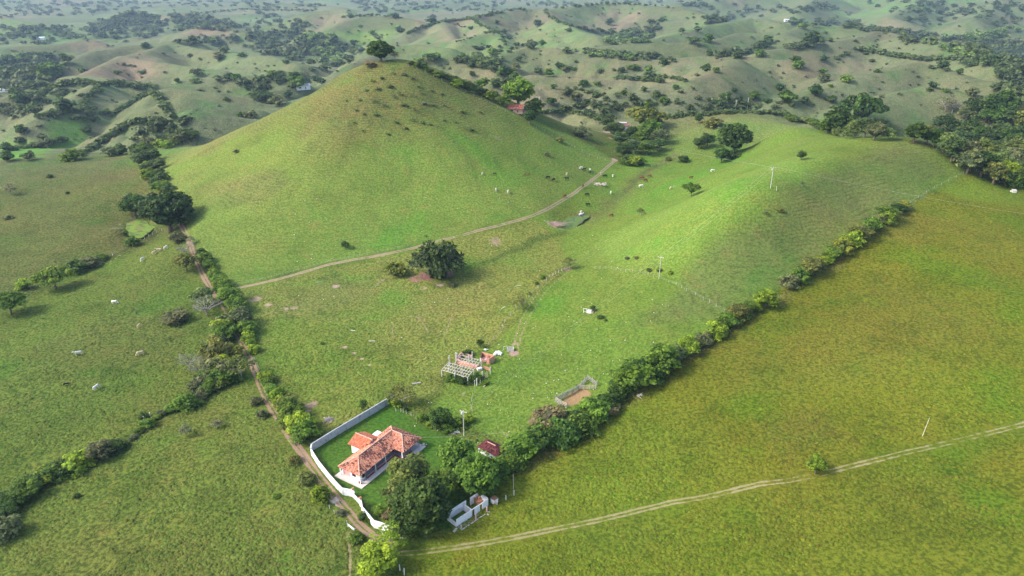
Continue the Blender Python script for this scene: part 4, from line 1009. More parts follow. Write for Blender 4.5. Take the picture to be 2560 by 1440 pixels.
hedge([(4, 1325, 46, 'W'), (14, 1290, 50, 'D'), (26, 1252, 54, 'D'), (54, 1230, 52, 'M'), (84, 1206, 54, 'D'), (112, 1188, 50, 'L'), (140, 1178, 50, 'D'), (166, 1163, 46, 'D'), (190, 1152, 44, 'L'), (216, 1144, 42, 'M'), (246, 1130, 46, 'W'), (274, 1120, 44, 'D'), (300, 1114, 30, 'D')],
      'hedge_shrub', 'shrubs of the dark field hedge', 'the picture edge along the dark field hedge', fill=1, tall=.85)
hedge([(330, 1096, 20, 'W'), (346, 1078, 16, 'M'), (385, 1046, 18, 'O'), (402, 1034, 16, 'W'), (428, 1020, 22, 'M'), (496, 990, 26, 'W'), (520, 972, 30, 'M'), (548, 958, 30, 'O')],
      'drain_shrub', 'low shrubs of the lower field drain', 'the dark hedge along the lower field drain', fill=1, tall=.8)
hedge([(1030, 158, 13, 'F'), (1046, 163, 14, 'F'), (1062, 170, 15, 'D'), (1080, 178, 17, 'F'), (1098, 186, 18, 'F'), (1116, 192, 20, 'D'), (1134, 200, 22, 'F'), (1152, 208, 24, 'F'), (1170, 215, 26, 'D'), (1190, 222, 28, 'F'), (1212, 232, 30, 'F'), (1234, 240, 32, 'M')],
      'ridge_shrub', 'shrubs of the hill ridge hedge', 'the summit along the hill ridge hedge', fill=1, tall=1.0)
hedge([(1960, 287, 18, 'F'), (1978, 292, 20, 'M'), (1998, 298, 22, 'F'), (2018, 302, 22, 'P'), (2036, 308, 24, 'M'), (2052, 316, 26, 'P'), (2068, 322, 24, 'M'), (2086, 328, 22, 'F')],
      'ridge_shrub', 'shrubs on the rear ridge of the saddle', 'the skyline end of the rear ridge hedge', fill=1, tall=.9)
# dry scrub on the upper cone hill
i = 0
for u, v, w in sorted([(930, 200, 22), (955, 195, 16), (980, 180, 18), (1010, 185, 20), (1030, 195, 16), (945, 222, 20), (975, 215, 22), (1000, 232, 24), (1028, 235, 18), (1055, 232, 12), (935, 250, 20), (960, 262, 22), (985, 240, 22), (1010, 262, 24), (1036, 272, 22), (1060, 258, 20), (1082, 262, 18), (1112, 262, 16), (1105, 235, 14), (1080, 225, 16), (1155, 278, 22), (1170, 320, 24), (1180, 325, 16), (1140, 305, 12), (1030, 298, 20), (1055, 305, 20), (1015, 320, 16), (990, 305, 16), (905, 325, 16), (940, 285, 20), (910, 285, 14), (885, 305, 14), (970, 335, 14), (1075, 310, 14), (915, 225, 14), (900, 250, 12), (890, 275, 12), (1110, 300, 12), (1200, 280, 14), (865, 250, 12), (1045, 215, 14)], key=lambda q: q[1]):
    i += 1; c = rnd.choice(['G', 'W', 'P', 'P'])
    plant(rnd.choice(['sparse', 'bush', 'bush']), u, v, w * .64, c, 'scrub_shrub', f'grey-green scrub bush, {ordinal(i)} counted down the dry upper slope of the cone hill', 'scrub on the upper cone hill', False, .65, 'shrub')

# woods past the olive field: each tree a thing
WOOD = [(2158, 268, 84, 'D', 'umbrella'), (2096, 300, 62, 'D', 'round'), (2070, 312, 34, 'M', 'round'), (2112, 318, 36, 'M', 'round'), (2140, 318, 40, 'P', 'round'), (2166, 316, 44, 'F', 'round'), (2190, 326, 40, 'W', 'round'), (2208, 318, 34, 'F', 'round'), (2226, 334, 26, 'P', 'round'), (2092, 330, 22, 'P', 'round'), (2120, 332, 22, 'P', 'round'),
        (2290, 330, 44, 'D', 'round'), (2322, 334, 38, 'O', 'round'), (2340, 342, 40, 'D', 'round'), (2362, 312, 46, 'V', 'round'), (2352, 330, 36, 'W', 'round'), (2396, 328, 44, 'F', 'round'), (2425, 320, 44, 'D', 'round'), (2456, 340, 44, 'D', 'round'), (2365, 352, 44, 'P', 'round'), (2400, 355, 46, 'F', 'round'), (2435, 358, 50, 'D', 'round'), (2475, 352, 44, 'V', 'round'), (2500, 330, 44, 'F', 'round'), (2530, 345, 46, 'D', 'round'), (2555, 335, 40, 'F', 'round'),
        (2385, 372, 50, 'F', 'round'), (2420, 380, 56, 'W', 'round'), (2460, 380, 54, 'O', 'round'), (2498, 375, 50, 'F', 'round'), (2535, 372, 50, 'O', 'round'), (2565, 372, 44, 'D', 'round'), (2425, 402, 50, 'W', 'round'), (2460, 408, 50, 'D', 'round'), (2495, 405, 54, 'P', 'round'), (2530, 402, 54, 'W', 'round'), (2562, 405, 44, 'O', 'round'), (2490, 430, 46, 'O', 'round'), (2522, 430, 50, 'L', 'round'), (2550, 432, 50, 'F', 'round'), (2505, 446, 36, 'D', 'bush'), (2535, 452, 40, 'M', 'bush'), (2560, 450, 40, 'F', 'bush'),
        (2368, 254, 34, 'G', 'sparse'), (2385, 262, 34, 'G', 'bare'), (2405, 265, 32, 'G', 'bare'), (2436, 266, 40, 'V', 'round'), (2420, 280, 34, 'W', 'round'), (2470, 285, 34, 'F', 'round'), (2500, 262, 60, 'D', 'round'), (2490, 290, 44, 'D', 'round'), (2530, 290, 44, 'F', 'round'), (2525, 268, 40, 'F', 'round'), (2555, 300, 40, 'O', 'round'), (2550, 275, 36, 'G', 'round')]
for i, (u, v, w, c, k) in enumerate(WOOD):
    lab = 'broad dark umbrella tree rising above the wood on the saddle skyline' if i == 0 else f'{ADJ[c]} tree, {ordinal(i + 1)} through the wood beyond the olive field'
    plant(k, u, v, w, c, 'wood_tree', lab, 'trees of the wood beyond the olive field', w > 30, 1.0 if k != 'umbrella' else 1.5, 'tree')

# far hills: lone trees and shrubs
FARS = [ # left part
    (363, 110, 20), (475, 136, 12), (490, 176, 30), (490, 198, 24), (292, 178, 16), (480, 96, 22), (530, 100, 20), (442, 200, 14), (560, 122, 22), (605, 132, 20), (545, 140, 24), (455, 60, 20), (314, 100, 12), (408, 131, 10), (500, 145, 10), (162, 158, 10), (310, 160, 10), (355, 176, 16), (120, 172, 46), (205, 170, 20), (160, 262, 40), (45, 245, 32), (45, 268, 26), (85, 262, 28), (262, 275, 20), (50, 322, 24), (50, 348, 22), (108, 355, 34), (14, 365, 26), (15, 388, 30), (150, 348, 20), (105, 340, 16), (68, 388, 26), (215, 322, 22), (230, 270, 22), (566, 245, 14), (650, 232, 54), (670, 240, 40), (690, 250, 34), (720, 232, 24), (745, 205, 40), (735, 192, 34), (790, 195, 24), (600, 283, 16), (625, 285, 26), (455, 335, 36), (650, 195, 24), (680, 185, 26), (700, 178, 22), (780, 170, 16), (805, 200, 20), (690, 195, 20), (570, 190, 22), (590, 190, 24), (545, 195, 20), (500, 222, 12), (250, 225, 14),
    # middle
    (1000, 74, 22), (930, 80, 16), (945, 92, 18), (875, 36, 18), (985, 34, 24), (1080, 37, 20), (1078, 47, 26), (1177, 67, 14), (1260, 75, 18), (1272, 90, 18), (1344, 57, 20), (1243, 54, 14), (1326, 98, 14), (1338, 106, 14), (1356, 103, 18), (1421, 73, 16), (1524, 53, 20), (1628, 50, 20), (1655, 45, 20), (1296, 146, 16), (1400, 163, 22), (1424, 166, 14), (1412, 171, 20), (1436, 170, 12), (1440, 152, 10), (1500, 172, 18), (1554, 172, 24), (1584, 162, 32), (1622, 170, 24), (1660, 154, 24), (1535, 174, 10), (1205, 205, 34), (1240, 205, 30), (1265, 205, 28), (1290, 165, 22), (1345, 172, 20), (1372, 180, 24), (1265, 175, 44), (1285, 190, 30), (1180, 183, 16), (1420, 225, 32), (1460, 205, 24), (1378, 250, 26), (1385, 215, 18), (1495, 205, 20), (1485, 250, 14), (1050, 148, 20), (1060, 158, 18), (1190, 130, 24), (1230, 127, 26), (1080, 134, 42), (1150, 142, 20), (1490, 235, 20), (1440, 240, 28), (1560, 228, 20), (1580, 240, 26), (1610, 222, 18), (1640, 232, 22), (1660, 248, 24), (1690, 215, 18), (1620, 262, 24), (1745, 290, 18), (1700, 280, 18),
    # right part
    (1775, 130, 22), (1735, 95, 32), (1772, 94, 26), (1705, 75, 16), (1745, 72, 16), (1900, 132, 26), (1790, 172, 20), (1765, 170, 24), (1745, 184, 16), (1990, 145, 24), (1998, 158, 28), (2060, 145, 20), (2058, 172, 20), (2060, 192, 30), (2092, 140, 16), (2105, 136, 12), (2118, 130, 16), (2178, 68, 16), (2180, 148, 14), (2165, 131, 12), (2116, 193, 26), (2040, 224, 34), (1970, 240, 40), (1887, 237, 26), (1835, 220, 20), (1815, 236, 26), (1746, 240, 18), (2080, 245, 24), (2078, 212, 12), (2368, 171, 14), (2365, 222, 16), (2335, 210, 20), (2325, 220, 14), (2432, 228, 26), (2205, 238, 12), (2250, 232, 10), (2195, 174, 14), (1950, 215, 24), (1920, 250, 22), (1860, 252, 26), (1800, 255, 22), (2012, 248, 24), (2130, 60, 18), (2030, 95, 44), (2076, 98, 14), (1845, 135, 26), (1905, 108, 36), (1920, 97, 24), (2010, 60, 24), (1985, 50, 26), (2360, 158, 26), (2475, 150, 30), (2430, 100, 24), (2500, 74, 20), (2540, 52, 14), (2515, 20, 20), (2540, 100, 30), (2330, 165, 14), (2400, 178, 16), (2140, 100, 10)]
ZN = {}
for (u, v, w) in sorted(FARS):
    zone = 0 if u < 860 else (1 if u < 1720 else 2)
    big = w >= 22
    ZN[zone, big] = ZN.get((zone, big), 0) + 1
    x, y, z, r = locate(u, v, w, .8)
    o = link('hill_tree' if big else 'hill_shrub', rnd.choice(FAR_ROUND + FAR_SPREAD[:1] if big else FAR_ROUND[:2] + FAR_BUSH), None, (x, y, z - .1), rnd.uniform(0, 6.28), (r, r, r * rnd.uniform(.75, 1.0)))
    tag(o, f'{"broad" if big else "small"} hill tree, {ordinal(ZN[zone, big])} {("from the picture edge over the lane-side hills", "across the hills behind the cone hill and saddle", "across the hazy hills above the olive field wood")[zone]}', 'tree', ('trees on the lane-side hills', 'trees on the hills behind the cone hill', 'trees on the hills above the wood')[zone])
    colour(o, rnd.choice(['F', 'F', 'D', 'W', 'M']))

# far woods, bamboo belts and hedge lines that read as one mass: stuff
def low_crowns(name, pts, key, mats, label=None):
    """many small crowns in one mesh"""
    srcs = []
    for me in mats:
        v = np.empty(len(me.vertices) * 3, np.float32); me.vertices.foreach_get('co', v); v = v.reshape(-1, 3)
        f = np.empty(len(me.loops), np.int32); me.loops.foreach_get('vertex_index', f); f = f.reshape(-1, 4)
        t = np.empty(len(v), np.float32); me.attributes['tint'].data.foreach_get('value', t)
        srcs.append((v, f, t))
    V = []; F = []; T = []; off = 0
    for x, y, z, r in pts:
        v, f, t = srcs[rnd.randrange(len(srcs))]
        a = rnd.uniform(0, 6.28); ca, sa = math.cos(a), math.sin(a); h = rnd.uniform(.7, 1.1)
        q = np.stack([x + r * (v[:, 0] * ca - v[:, 1] * sa), y + r * (v[:, 0] * sa + v[:, 1] * ca), z + r * h * v[:, 2] - .1], 1)
        V.append(q); F.append(f + off); T.append(np.clip(t + rnd.uniform(-.25, .25), 0, 1)); off += len(v)
    o = link(name, mesh_from(name, np.concatenate(V), np.concatenate(F), M_LEAF, False, {'tint': np.concatenate(T)}))
    o['kind'] = 'stuff'; colour(o, key); return o
TINY = [crown(400 + i, 9, 8, .30, .75, .6, .42, -.5, 0, .2) for i in range(4)]
for me in TINY: me.name = 'tiny_crown'
def fill_poly(uvs, n, w0, w1):
    us = [p[0] for p in uvs]; vs = [p[1] for p in uvs]; out = []
    for _ in range(n * 8):
        u, v = rnd.uniform(min(us), max(us)), rnd.uniform(min(vs), max(vs))
        if bool(in_poly(np.array([u]), np.array([v]), uvs)[0]):
            s_ = rnd.uniform(w0, w1); out.append(locate(u, v, s_, .6))
            if len(out) >= n: break
    return out
def fill_line(uvs, step, w0, w1, jit=2.0):
    out = []
    for (u0, v0), (u1, v1) in zip(uvs, uvs[1:]):
        n = max(1, int(math.hypot(u1 - u0, v1 - v0) / step))
        for k in range(n):
            t = k / n; out.append(locate(u0 + (u1 - u0) * t + rnd.uniform(-jit, jit), v0 + (v1 - v0) * t + rnd.uniform(-jit, jit) * .5, rnd.uniform(w0, w1), .6))
    return out
woods = []
for poly, n, w0, w1 in [
    ([(190, 75), (240, 55), (320, 28), (400, 40), (470, 32), (560, 50), (620, 62), (600, 80), (470, 70), (380, 88), (300, 92), (200, 92)], 260, 10, 20),
    ([(0, 150), (60, 140), (150, 128), (170, 150), (90, 185), (0, 195)], 60, 18, 34), ([(0, 175), (140, 170), (120, 215), (0, 225)], 50, 18, 34),
    ([(560, 95), (640, 65), (760, 70), (780, 110), (800, 160), (740, 170), (690, 140), (620, 118)], 130, 13, 26), ([(800, 95), (890, 95), (900, 130), (860, 160), (790, 170)], 50, 14, 26),
    ([(430, 92), (520, 88), (600, 95), (560, 110), (440, 104)], 26, 10, 18), ([(590, 190), (760, 185), (770, 210), (700, 225), (640, 240), (600, 215)], 40, 15, 28),
    ([(1085, 140), (1180, 138), (1256, 132), (1250, 165), (1280, 172), (1255, 190), (1180, 160)], 44, 16, 28), ([(1160, 118), (1290, 112), (1340, 104), (1330, 118), (1250, 130)], 30, 12, 22),
    ([(1395, 55), (1480, 72), (1530, 92), (1570, 100), (1640, 82), (1650, 58), (1600, 62), (1540, 80)], 60, 11, 20), ([(1380, 120), (1520, 122), (1610, 130), (1700, 135), (1680, 150), (1600, 148), (1500, 142), (1430, 130)], 70, 12, 22),
    ([(1760, 40), (1850, 30), (1800, 65), (1770, 65)], 30, 11, 18), ([(1780, 138), (1840, 132), (1910, 118), (1920, 105), (1860, 118), (1790, 128)], 26, 14, 26), ([(1950, 118), (2050, 88), (2060, 105), (1990, 118)], 24, 13, 24),
    ([(1980, 50), (2080, 45), (2200, 60), (2280, 78), (2270, 100), (2230, 82), (2100, 62), (1990, 62)], 60, 11, 20), ([(2220, 75), (2330, 80), (2450, 95), (2560, 110), (2560, 150), (2460, 145), (2380, 105), (2270, 98)], 110, 14, 26),
    ([(2350, 105), (2440, 110), (2560, 150), (2560, 205), (2500, 190), (2470, 160), (2440, 128)], 80, 17, 34), ([(2470, 205), (2560, 215), (2560, 250), (2510, 240)], 22, 22, 38),
    ([(1830, 8), (2060, 5), (2100, 20), (1950, 40), (1840, 35)], 60, 9, 17), ([(2150, 0), (2560, 0), (2560, 60), (2400, 50), (2200, 45)], 110, 9, 18), ([(880, 0), (1300, 0), (1260, 22), (1130, 26), (960, 30), (880, 20)], 150, 7, 14), ([(1300, 0), (1800, 0), (1780, 16), (1600, 6), (1330, 16)], 90, 6, 13),
    ([(0, 0), (700, 0), (860, 8), (760, 20), (420, 14), (250, 30), (0, 45)], 260, 6, 13), ([(0, 60), (180, 65), (210, 90), (100, 110), (0, 105)], 80, 9, 18), ([(640, 25), (780, 55), (760, 66), (640, 60)], 44, 9, 18),
    ([(1690, 260), (1830, 240), (1960, 240), (1990, 262), (1880, 272), (1740, 275)], 44, 12, 24), ([(1400, 262), (1500, 252), (1560, 262), (1520, 282), (1420, 278)], 36, 14, 26), ([(1420, 212), (1520, 235), (1640, 235), (1760, 215), (1700, 262), (1480, 262)], 60, 9, 20), ([(20, 215), (160, 200), (300, 205), (240, 235), (100, 255), (20, 262)], 40, 13, 24), ([(330, 320), (400, 290), (470, 290), (470, 335), (400, 352), (330, 352)], 34, 18, 34), ([(0, 258), (140, 270), (230, 280), (240, 300), (120, 290), (0, 290)], 24, 16, 28)]:
    woods += fill_poly(poly, int(n * .72), w0, w1)
low_crowns('distant_woodland', woods, (.068, .112, .044), FAR_BUSH[:2] + TINY)
bam = []
for poly, n, w0, w1 in [([(1500, 95), (1570, 75), (1600, 88), (1640, 78), (1620, 100), (1540, 108)], 46, 10, 18), ([(1400, 122), (1500, 124), (1600, 135), (1580, 146), (1480, 136)], 46, 11, 18), ([(1110, 140), (1180, 146), (1230, 165), (1250, 150), (1180, 136)], 26, 12, 22), ([(2240, 88), (2400, 112), (2520, 160), (2540, 175), (2440, 150), (2300, 100)], 80, 12, 22), ([(780, 120), (860, 112), (850, 150), (800, 160)], 34, 13, 24), ([(0, 138), (60, 135), (50, 158), (0, 165)], 24, 14, 24), ([(2350, 90), (2450, 78), (2540, 60), (2560, 82), (2460, 98)], 36, 10, 18), ([(760, 80), (830, 78), (850, 110), (770, 112)], 22, 12, 20)]:
    bam += fill_poly(poly, n, w0, w1)
low_crowns('distant_bamboo', bam, (.16, .25, .08), TINY + FAR_BUSH[:1])
lines = []
for uvs, st, w0, w1 in [
    ([(1020, 80), (1060, 64), (1102, 52), (1180, 44), (1233, 32), (1260, 28)], 5, 8, 13), ([(1262, 24), (1314, 21)], 5, 7, 11), ([(1364, 24), (1372, 40), (1398, 52), (1440, 66), (1500, 80)], 5, 8, 14), ([(1179, 42), (1200, 60), (1240, 78)], 5, 8, 13), ([(1213, 80), (1245, 78), (1255, 92), (1267, 114)], 4.5, 9, 13), ([(1140, 103), (1180, 92), (1196, 86)], 6, 4, 7),
    ([(1390, 17), (1480, 10), (1560, 8), (1640, 12), (1700, 20)], 13, 6, 12), ([(860, 40), (930, 36), (1000, 42)], 9, 7, 12), ([(2140, 120), (2180, 124), (2230, 134), (2270, 140), (2320, 145), (2395, 142)], 6, 14, 19), ([(2405, 150), (2440, 160)], 6, 16, 22), ([(200, 275), (215, 250), (235, 225), (246, 210)], 5, 12, 20), ([(205, 383), (240, 358), (275, 335), (310, 312), (345, 300), (380, 298)], 5, 16, 24), ([(285, 280), (320, 258), (350, 240), (380, 228)], 5, 12, 18), ([(380, 228), (400, 245), (410, 262), (420, 280), (440, 292)], 6, 15, 26), ([(110, 285), (150, 276), (190, 272)], 6, 14, 22), ([(290, 205), (340, 212), (390, 215)], 6, 14, 22), ([(30, 370), (70, 366), (100, 360), (170, 345)], 7, 12, 20), ([(470, 36), (600, 22), (760, 25), (800, 22)], 9, 6, 10), ([(60, 250), (130, 215), (190, 200), (250, 208), (300, 206)], 6, 14, 22), ([(1620, 185), (1700, 196), (1720, 200)], 6, 12, 20), ([(1545, 190), (1600, 195), (1660, 200)], 5, 13, 20), ([(1330, 285), (1400, 272), (1480, 286), (1520, 296)], 7, 12, 22), ([(1660, 290), (1760, 282), (1850, 276), (1960, 280)], 8, 12, 22)]:
    lines += fill_line(uvs, st, w0, w1)
scrub = []
for _ in range(1700):
    u, v = rnd.uniform(0, 2560), 20 + 330 * rnd.random() ** 1.25
    x, y, z, r = locate(u, v, rnd.uniform(3.5, 9), .5)
    if math.hypot(x, y) < 540: continue
    q = 9 + .006 * y
    if float(np.mean(ground(np.array([x - q, x + q, x, x]), np.array([y, y, y - q, y + q])))) - z < .35 and rnd.random() < .82: continue
    scrub.append((x, y, z, min(r, 5.0)))
low_crowns('distant_scrub', scrub, (.070, .105, .045), TINY)
low_crowns('distant_hedgerow', lines, (.060, .105, .036), FAR_BUSH + TINY[:2])
# ---------------------------------------------------------------- buildings
def onz(u, v, z):
    r = rays((u, v))[0]; t = (z - CAM_H) / r[2]; return Vector((r[0] * t, r[1] * t, z))
M_WHITE = mat_plain('whitewash', (.80, .79, .77), .06, 1.2, .9, (.62, .60, .57), .9)
M_WORN = mat_plain('weathered_whitewash', (.80, .79, .79), .10, 1.6, .95, (.50, .49, .48), 1.3)
M_GREYW = mat_plain('lichened_render', (.42, .42, .44), .3, 1.4, .95, (.24, .24, .25), .8)
M_PINK = mat_plain('pink_plaster', (.62, .36, .34), .1, 2.0, .9)
M_SALMON = mat_plain('salmon_plaster', (.60, .30, .20), .16, 1.8, .9, (.40, .20, .14), .9)
M_MAROON = mat_plain('maroon_paint', (.20, .045, .06), .15, 3.0, .6)
M_SLAB = mat_plain('pale_paving', (.62, .54, .48), .16, 2.2, .9, (.48, .40, .35), 1.4)
M_LILAC = mat_plain('veranda_screed', (.36, .34, .36), .12, 1.5, .7)
M_CONC = mat_plain('old_concrete', (.52, .49, .43), .18, 3.0, .95, (.34, .32, .28), 2.0)
M_DARK = mat_plain('dark_opening', (.018, .014, .013), .2, 3.0, .5)
M_WOOD = mat_plain('grey_wood', (.34, .31, .30), .3, 3.0, .95)
M_WOODP = mat_plain('pale_wood', (.50, .44, .33), .25, 3.0, .95)
M_BRICK = mat_plain('raw_brick', (.46, .22, .12), .25, 4.0, .95)
M_STEEL = mat_plain('blue_grey_paint', (.26, .30, .33), .1, 4.0, .5)
M_POST = mat_plain('white_post', (.66, .64, .58), .16, 5.0, .9)
M_ZINC = mat_plain('pale_zinc', (.66, .67, .68), .12, 2.0, .45, None, 1.2, .4)
M_RUST = mat_plain('rusty_sheet', (.34, .18, .10), .3, 2.0, .8)

def mat_tile():
    m, nt, b = nodes_of('clay_tile')
    p = N(nt, 'ShaderNodeTexCoord').outputs['Object']
    c = attr(nt, 'tcol', 'Color')
    c = mix(nt, noise(nt, p, 6.0, 3), mix(nt, 1.0, c, (.72, .70, .70), 'MULTIPLY'), mix(nt, 1.0, c, (1.25, 1.22, 1.2), 'MULTIPLY'))
    nt.links.new(c, b.inputs['Base Color']); b.inputs['Roughness'].default_value = .9
    return m
M_TILE = mat_tile()

def tile_slope(name, poly, parent, palette, dark_share, seed, pitch=.27, course=.40):
    """barrel tiles laid in courses over a planar roof slope; poly starts with its two eave corners"""
    rng = random.Random(seed)
    P = [Vector(p) for p in poly]; e = (P[1] - P[0]).normalized(); nrm = e.cross(P[2] - P[0]).normalized()
    if nrm.z < 0: nrm = -nrm
    s_ = nrm.cross(e).normalized()
    if s_.z < 0: s_ = -s_
    L2 = [((p - P[0]).dot(e), (p - P[0]).dot(s_)) for p in P]
    xs = [p[0] for p in L2]; V = []; F = []; C = []
    k = 0; x = min(xs) + pitch / 2
    while x < max(xs):
        hits = []
        for i in range(len(L2)):
            (x1, y1), (x2, y2) = L2[i], L2[(i + 1) % len(L2)]
            if (x1 > x) != (x2 > x): hits.append(y1 + (y2 - y1) * (x - x1) / (x2 - x1))
        hits.sort()
        for a in range(0, len(hits) - 1, 2):
            y = hits[a] - .12; top = hits[a + 1]
            while y < top - .08:
                y1 = min(y + course * 1.15, top)
                jit = rng.uniform(-.012, .012); w0 = pitch * .53
                c0 = P[0] + e * (x + jit)
                wpos = parent.matrix_world @ c0 if False else c0
                d = float(fbm(np.array([c0.x + s_.x * y + 3 * seed]), np.array([c0.y + s_.y * y]), 2.6, 200 + seed, 3)[0])
                if rng.random() < dark_share + .75 * d: col = palette[2]
                else: col = palette[0] if rng.random() < .62 else palette[1]
                g = rng.uniform(.75, 1.2); col = tuple(q * g for q in col)
                n0 = len(V)
                for yy, lift, wid in ((y, .055, w0), (y1, .02, w0 * .86)):
                    for t, h in ((-1, 0), (-.5, .075), (.5, .075), (1, 0)):
                        V.append(tuple(c0 + e * (wid * t) + s_ * yy + nrm * (lift + h)))
                        C.append(col)
                for q in range(3): F.append((n0 + q, n0 + q + 1, n0 + 5 + q, n0 + 4 + q))
                F.append((n0 + 3, n0 + 2, n0 + 1, n0))
                y += course
        x += pitch; k += 1
    me = mesh_from(name, V, F, M_TILE, False, {'tcol': np.array(C)})
    o = link(name, me, parent); o['kind'] = 'stuff'
    return o

def deck(name, polys, parent, mat, drop=.03):
    """boarding below the tiles, one sheet per slope, 6 cm thick"""
    mb = MB()
    for poly in polys:
        n = len(poly); a = [(p[0], p[1], p[2] - drop) for p in poly]; b = [(p[0], p[1], p[2] - drop - .07) for p in poly]
        fs = [tuple(range(n)), tuple(range(2 * n - 1, n - 1, -1))] + [(i, i + n, (i + 1) % n + n, (i + 1) % n) for i in range(n)]
        mb.quadset(a + b, fs)
    return mb.build(name, mat, parent)

def window(parent, c, w, h, axis, sign, name='window', frame=M_MAROON):
    """framed opening set on a wall face: axis is the wall's direction 'x' or 'y', sign the way it faces"""
    mb = MB(); t = .08
    def pt(a, z, o):
        return (c[0] + a, c[1] + sign * o, c[2] + z) if axis == 'x' else (c[0] + sign * o, c[1] + a, c[2] + z)
    def slab(mb_, a0, a1, z0, z1, o0, o1):
        p = pt((a0 + a1) / 2, (z0 + z1) / 2, (o0 + o1) / 2)
        s_ = (a1 - a0, abs(o1 - o0), z1 - z0) if axis == 'x' else (abs(o1 - o0), a1 - a0, z1 - z0)
        mb_.box(p, s_)
    slab(mb, -w / 2 - t, w / 2 + t, h / 2, h / 2 + t, -.02, .05); slab(mb, -w / 2 - t, w / 2 + t, -h / 2 - t, -h / 2, -.02, .09)
    slab(mb, -w / 2 - t, -w / 2, -h / 2, h / 2, -.02, .05); slab(mb, w / 2, w / 2 + t, -h / 2, h / 2, -.02, .05)
    f = mb.build(name, frame, parent)
    g = MB(); slab(g, -w / 2, w / 2, -h / 2, h / 2, -.02, .012); g.build('pane', M_DARK, f)
    return f

# --- the farmhouse: x runs along its long side, y to its back
HA = math.radians(58.5)
house = thing('farmhouse', 'L-shaped white farmhouse with mottled clay tile roof and veranda inside the garden wall', 'house', (-36.3, 140.53, 0), HA)
EZ, RZ = 2.72, 4.75
m = MB()
m.box((9.7, 3.2, .08), (21.2, 8.9, .20)); m.box((16.1, -2.65, .08), (8.4, 2.8, .197))
m.build('paving_slab', M_SLAB, house)
m = MB(); m.box((6.75, .95, .20), (11.9, 1.9, .10)); m.box((16.0, -.35, .20), (6.3, 4.5, .102)); m.build('veranda_floor', M_LILAC, house)
m = MB()
m.box((9.95, 6.4, 1.45), (18.2, .2, 2.7)); m.box((10.8, 2.0, 1.45), (16.5, .2, 2.7)); m.box((.95, 3.0, 1.45), (.2, 2.2, 2.7)); m.box((18.95, 3.6, 1.45), (.2, 5.4, 2.7)); m.box((15.6, .9, 1.45), (.2, 2.0, 2.7))
m.box((1.7, .62, 1.45), (1.4, .2, 2.7)); m.box((.95, 1.3, 1.45), (.2, 1.2, 2.7))
m.build('wall', M_WHITE, house)
m = MB(); m.box((.97, 5.15, 1.38), (.16, 2.3, 2.55)); m.build('pink_wall', M_PINK, house)
for x0, x1, y in ((2.6, 5.0, .12), (6.4, 12.5, .12)):
    m = MB(); m.box(((x0 + x1) / 2, y, .55), (x1 - x0, .16, .62)); o = m.build('parapet', M_MAROON, house)
    m = MB(); m.box(((x0 + x1) / 2, y - .002, .89), (x1 - x0 + .06, .22, .07)); m.build('coping', M_PINK, o)
m = MB(); m.box((12.75, -1.2, .55), (.16, 2.5, .62)); o = m.build('parapet', M_MAROON, house)
m = MB(); m.box((14.6, -2.5, .55), (3.4, .16, .62)); o = m.build('parapet', M_MAROON, house)
m = MB(); m.box((.22, .3, .55), (.16, .8, .62)); m.build('parapet', M_MAROON, house)
for x, y, mt, s_ in ((.25, .12, M_WHITE, .24), (5.7, .12, M_WHITE, .2), (9.4, .12, M_WHITE, .2), (12.75, -2.5, M_WHITE, .24), (16.3, -2.5, M_STEEL, .14), (19.3, -2.6, M_STEEL, .14), (19.3, 1.4, M_STEEL, .14), (.3, 6.6, M_WHITE, .2)):
    m = MB(); m.box((x, y, 1.45), (s_, s_, 2.56)); m.build('column', mt, house)
window(house, (.85, 2.75, 1.55), 1.0, 1.1, 'y', -1)
window(house, (1.75, .52, 1.6), .8, 1.0, 'x', -1)
for x in (4.6, 9.2, 12.0): window(house, (x, 1.9, 1.55), 1.1, 1.1, 'x', -1)
m = MB(); m.box((6.6, 1.88, 1.25), (1.0, .1, 2.0)); d_ = m.build('door', M_MAROON, house); m = MB(); m.box((6.95, 1.80, 1.2), (.05, .06, .16)); m.build('handle', M_STEEL, d_)
m = MB(); m.box((14.2, 1.88, 1.25), (1.0, .1, 2.0)); d_ = m.build('door', M_MAROON, house); m = MB(); m.box((14.55, 1.80, 1.2), (.05, .06, .16)); m.build('handle', M_STEEL, d_)
A, B, C_, D_, E_, F_ = (0, 0, EZ), (12.6, 0, EZ), (12.6, -3.1, EZ), (19.8, -3.1, EZ), (19.8, 7, EZ), (0, 7, EZ)
K1, K2, K3 = (3.6, 3.5, RZ), (16.2, 3.5, RZ), (16.2, .2, RZ)
SL = {'right': [A, B, K2, K1], 'wing_l': [B, C_, K3, K2], 'wing_end': [C_, D_, K3], 'back': [D_, E_, K2, K3], 'rear': [E_, F_, K1, K2], 'front': [F_, A, K1]}
rf = deck('roof', SL.values(), house, M_WOOD)
PAL = ((.52, .20, .12), (.62, .33, .22), (.15, .072, .062))
for i, (k, poly) in enumerate(SL.items()):
    tile_slope('roof_tiles', poly, rf, PAL, {'right': .42, 'wing_l': .30, 'wing_end': .28, 'back': .30, 'rear': .26, 'front': .20}[k], 11 + i)  # share of dark tiles differs by slope, highest on the veranda side
M_CAP = mat_plain('ridge_mortar', (.58, .36, .27), .25, 3.0, .9, (.34, .17, .12), 2.2)
for p, q in ((K1, K2), (K2, K3), (A, K1), (F_, K1), (K2, E_), (K3, C_), (K3, D_)):
    m = MB(); m.tube([(p[0], p[1], p[2] + .10), (q[0], q[1], q[2] + .10)], [.13, .13], 6); m.build('ridge_cap', M_CAP, rf)
m = MB(); m.bar((B[0], B[1], B[2] + .06), (K2[0], K2[1], K2[2] + .06), .34, .05); m.build('valley_gutter', M_ZINC, rf)
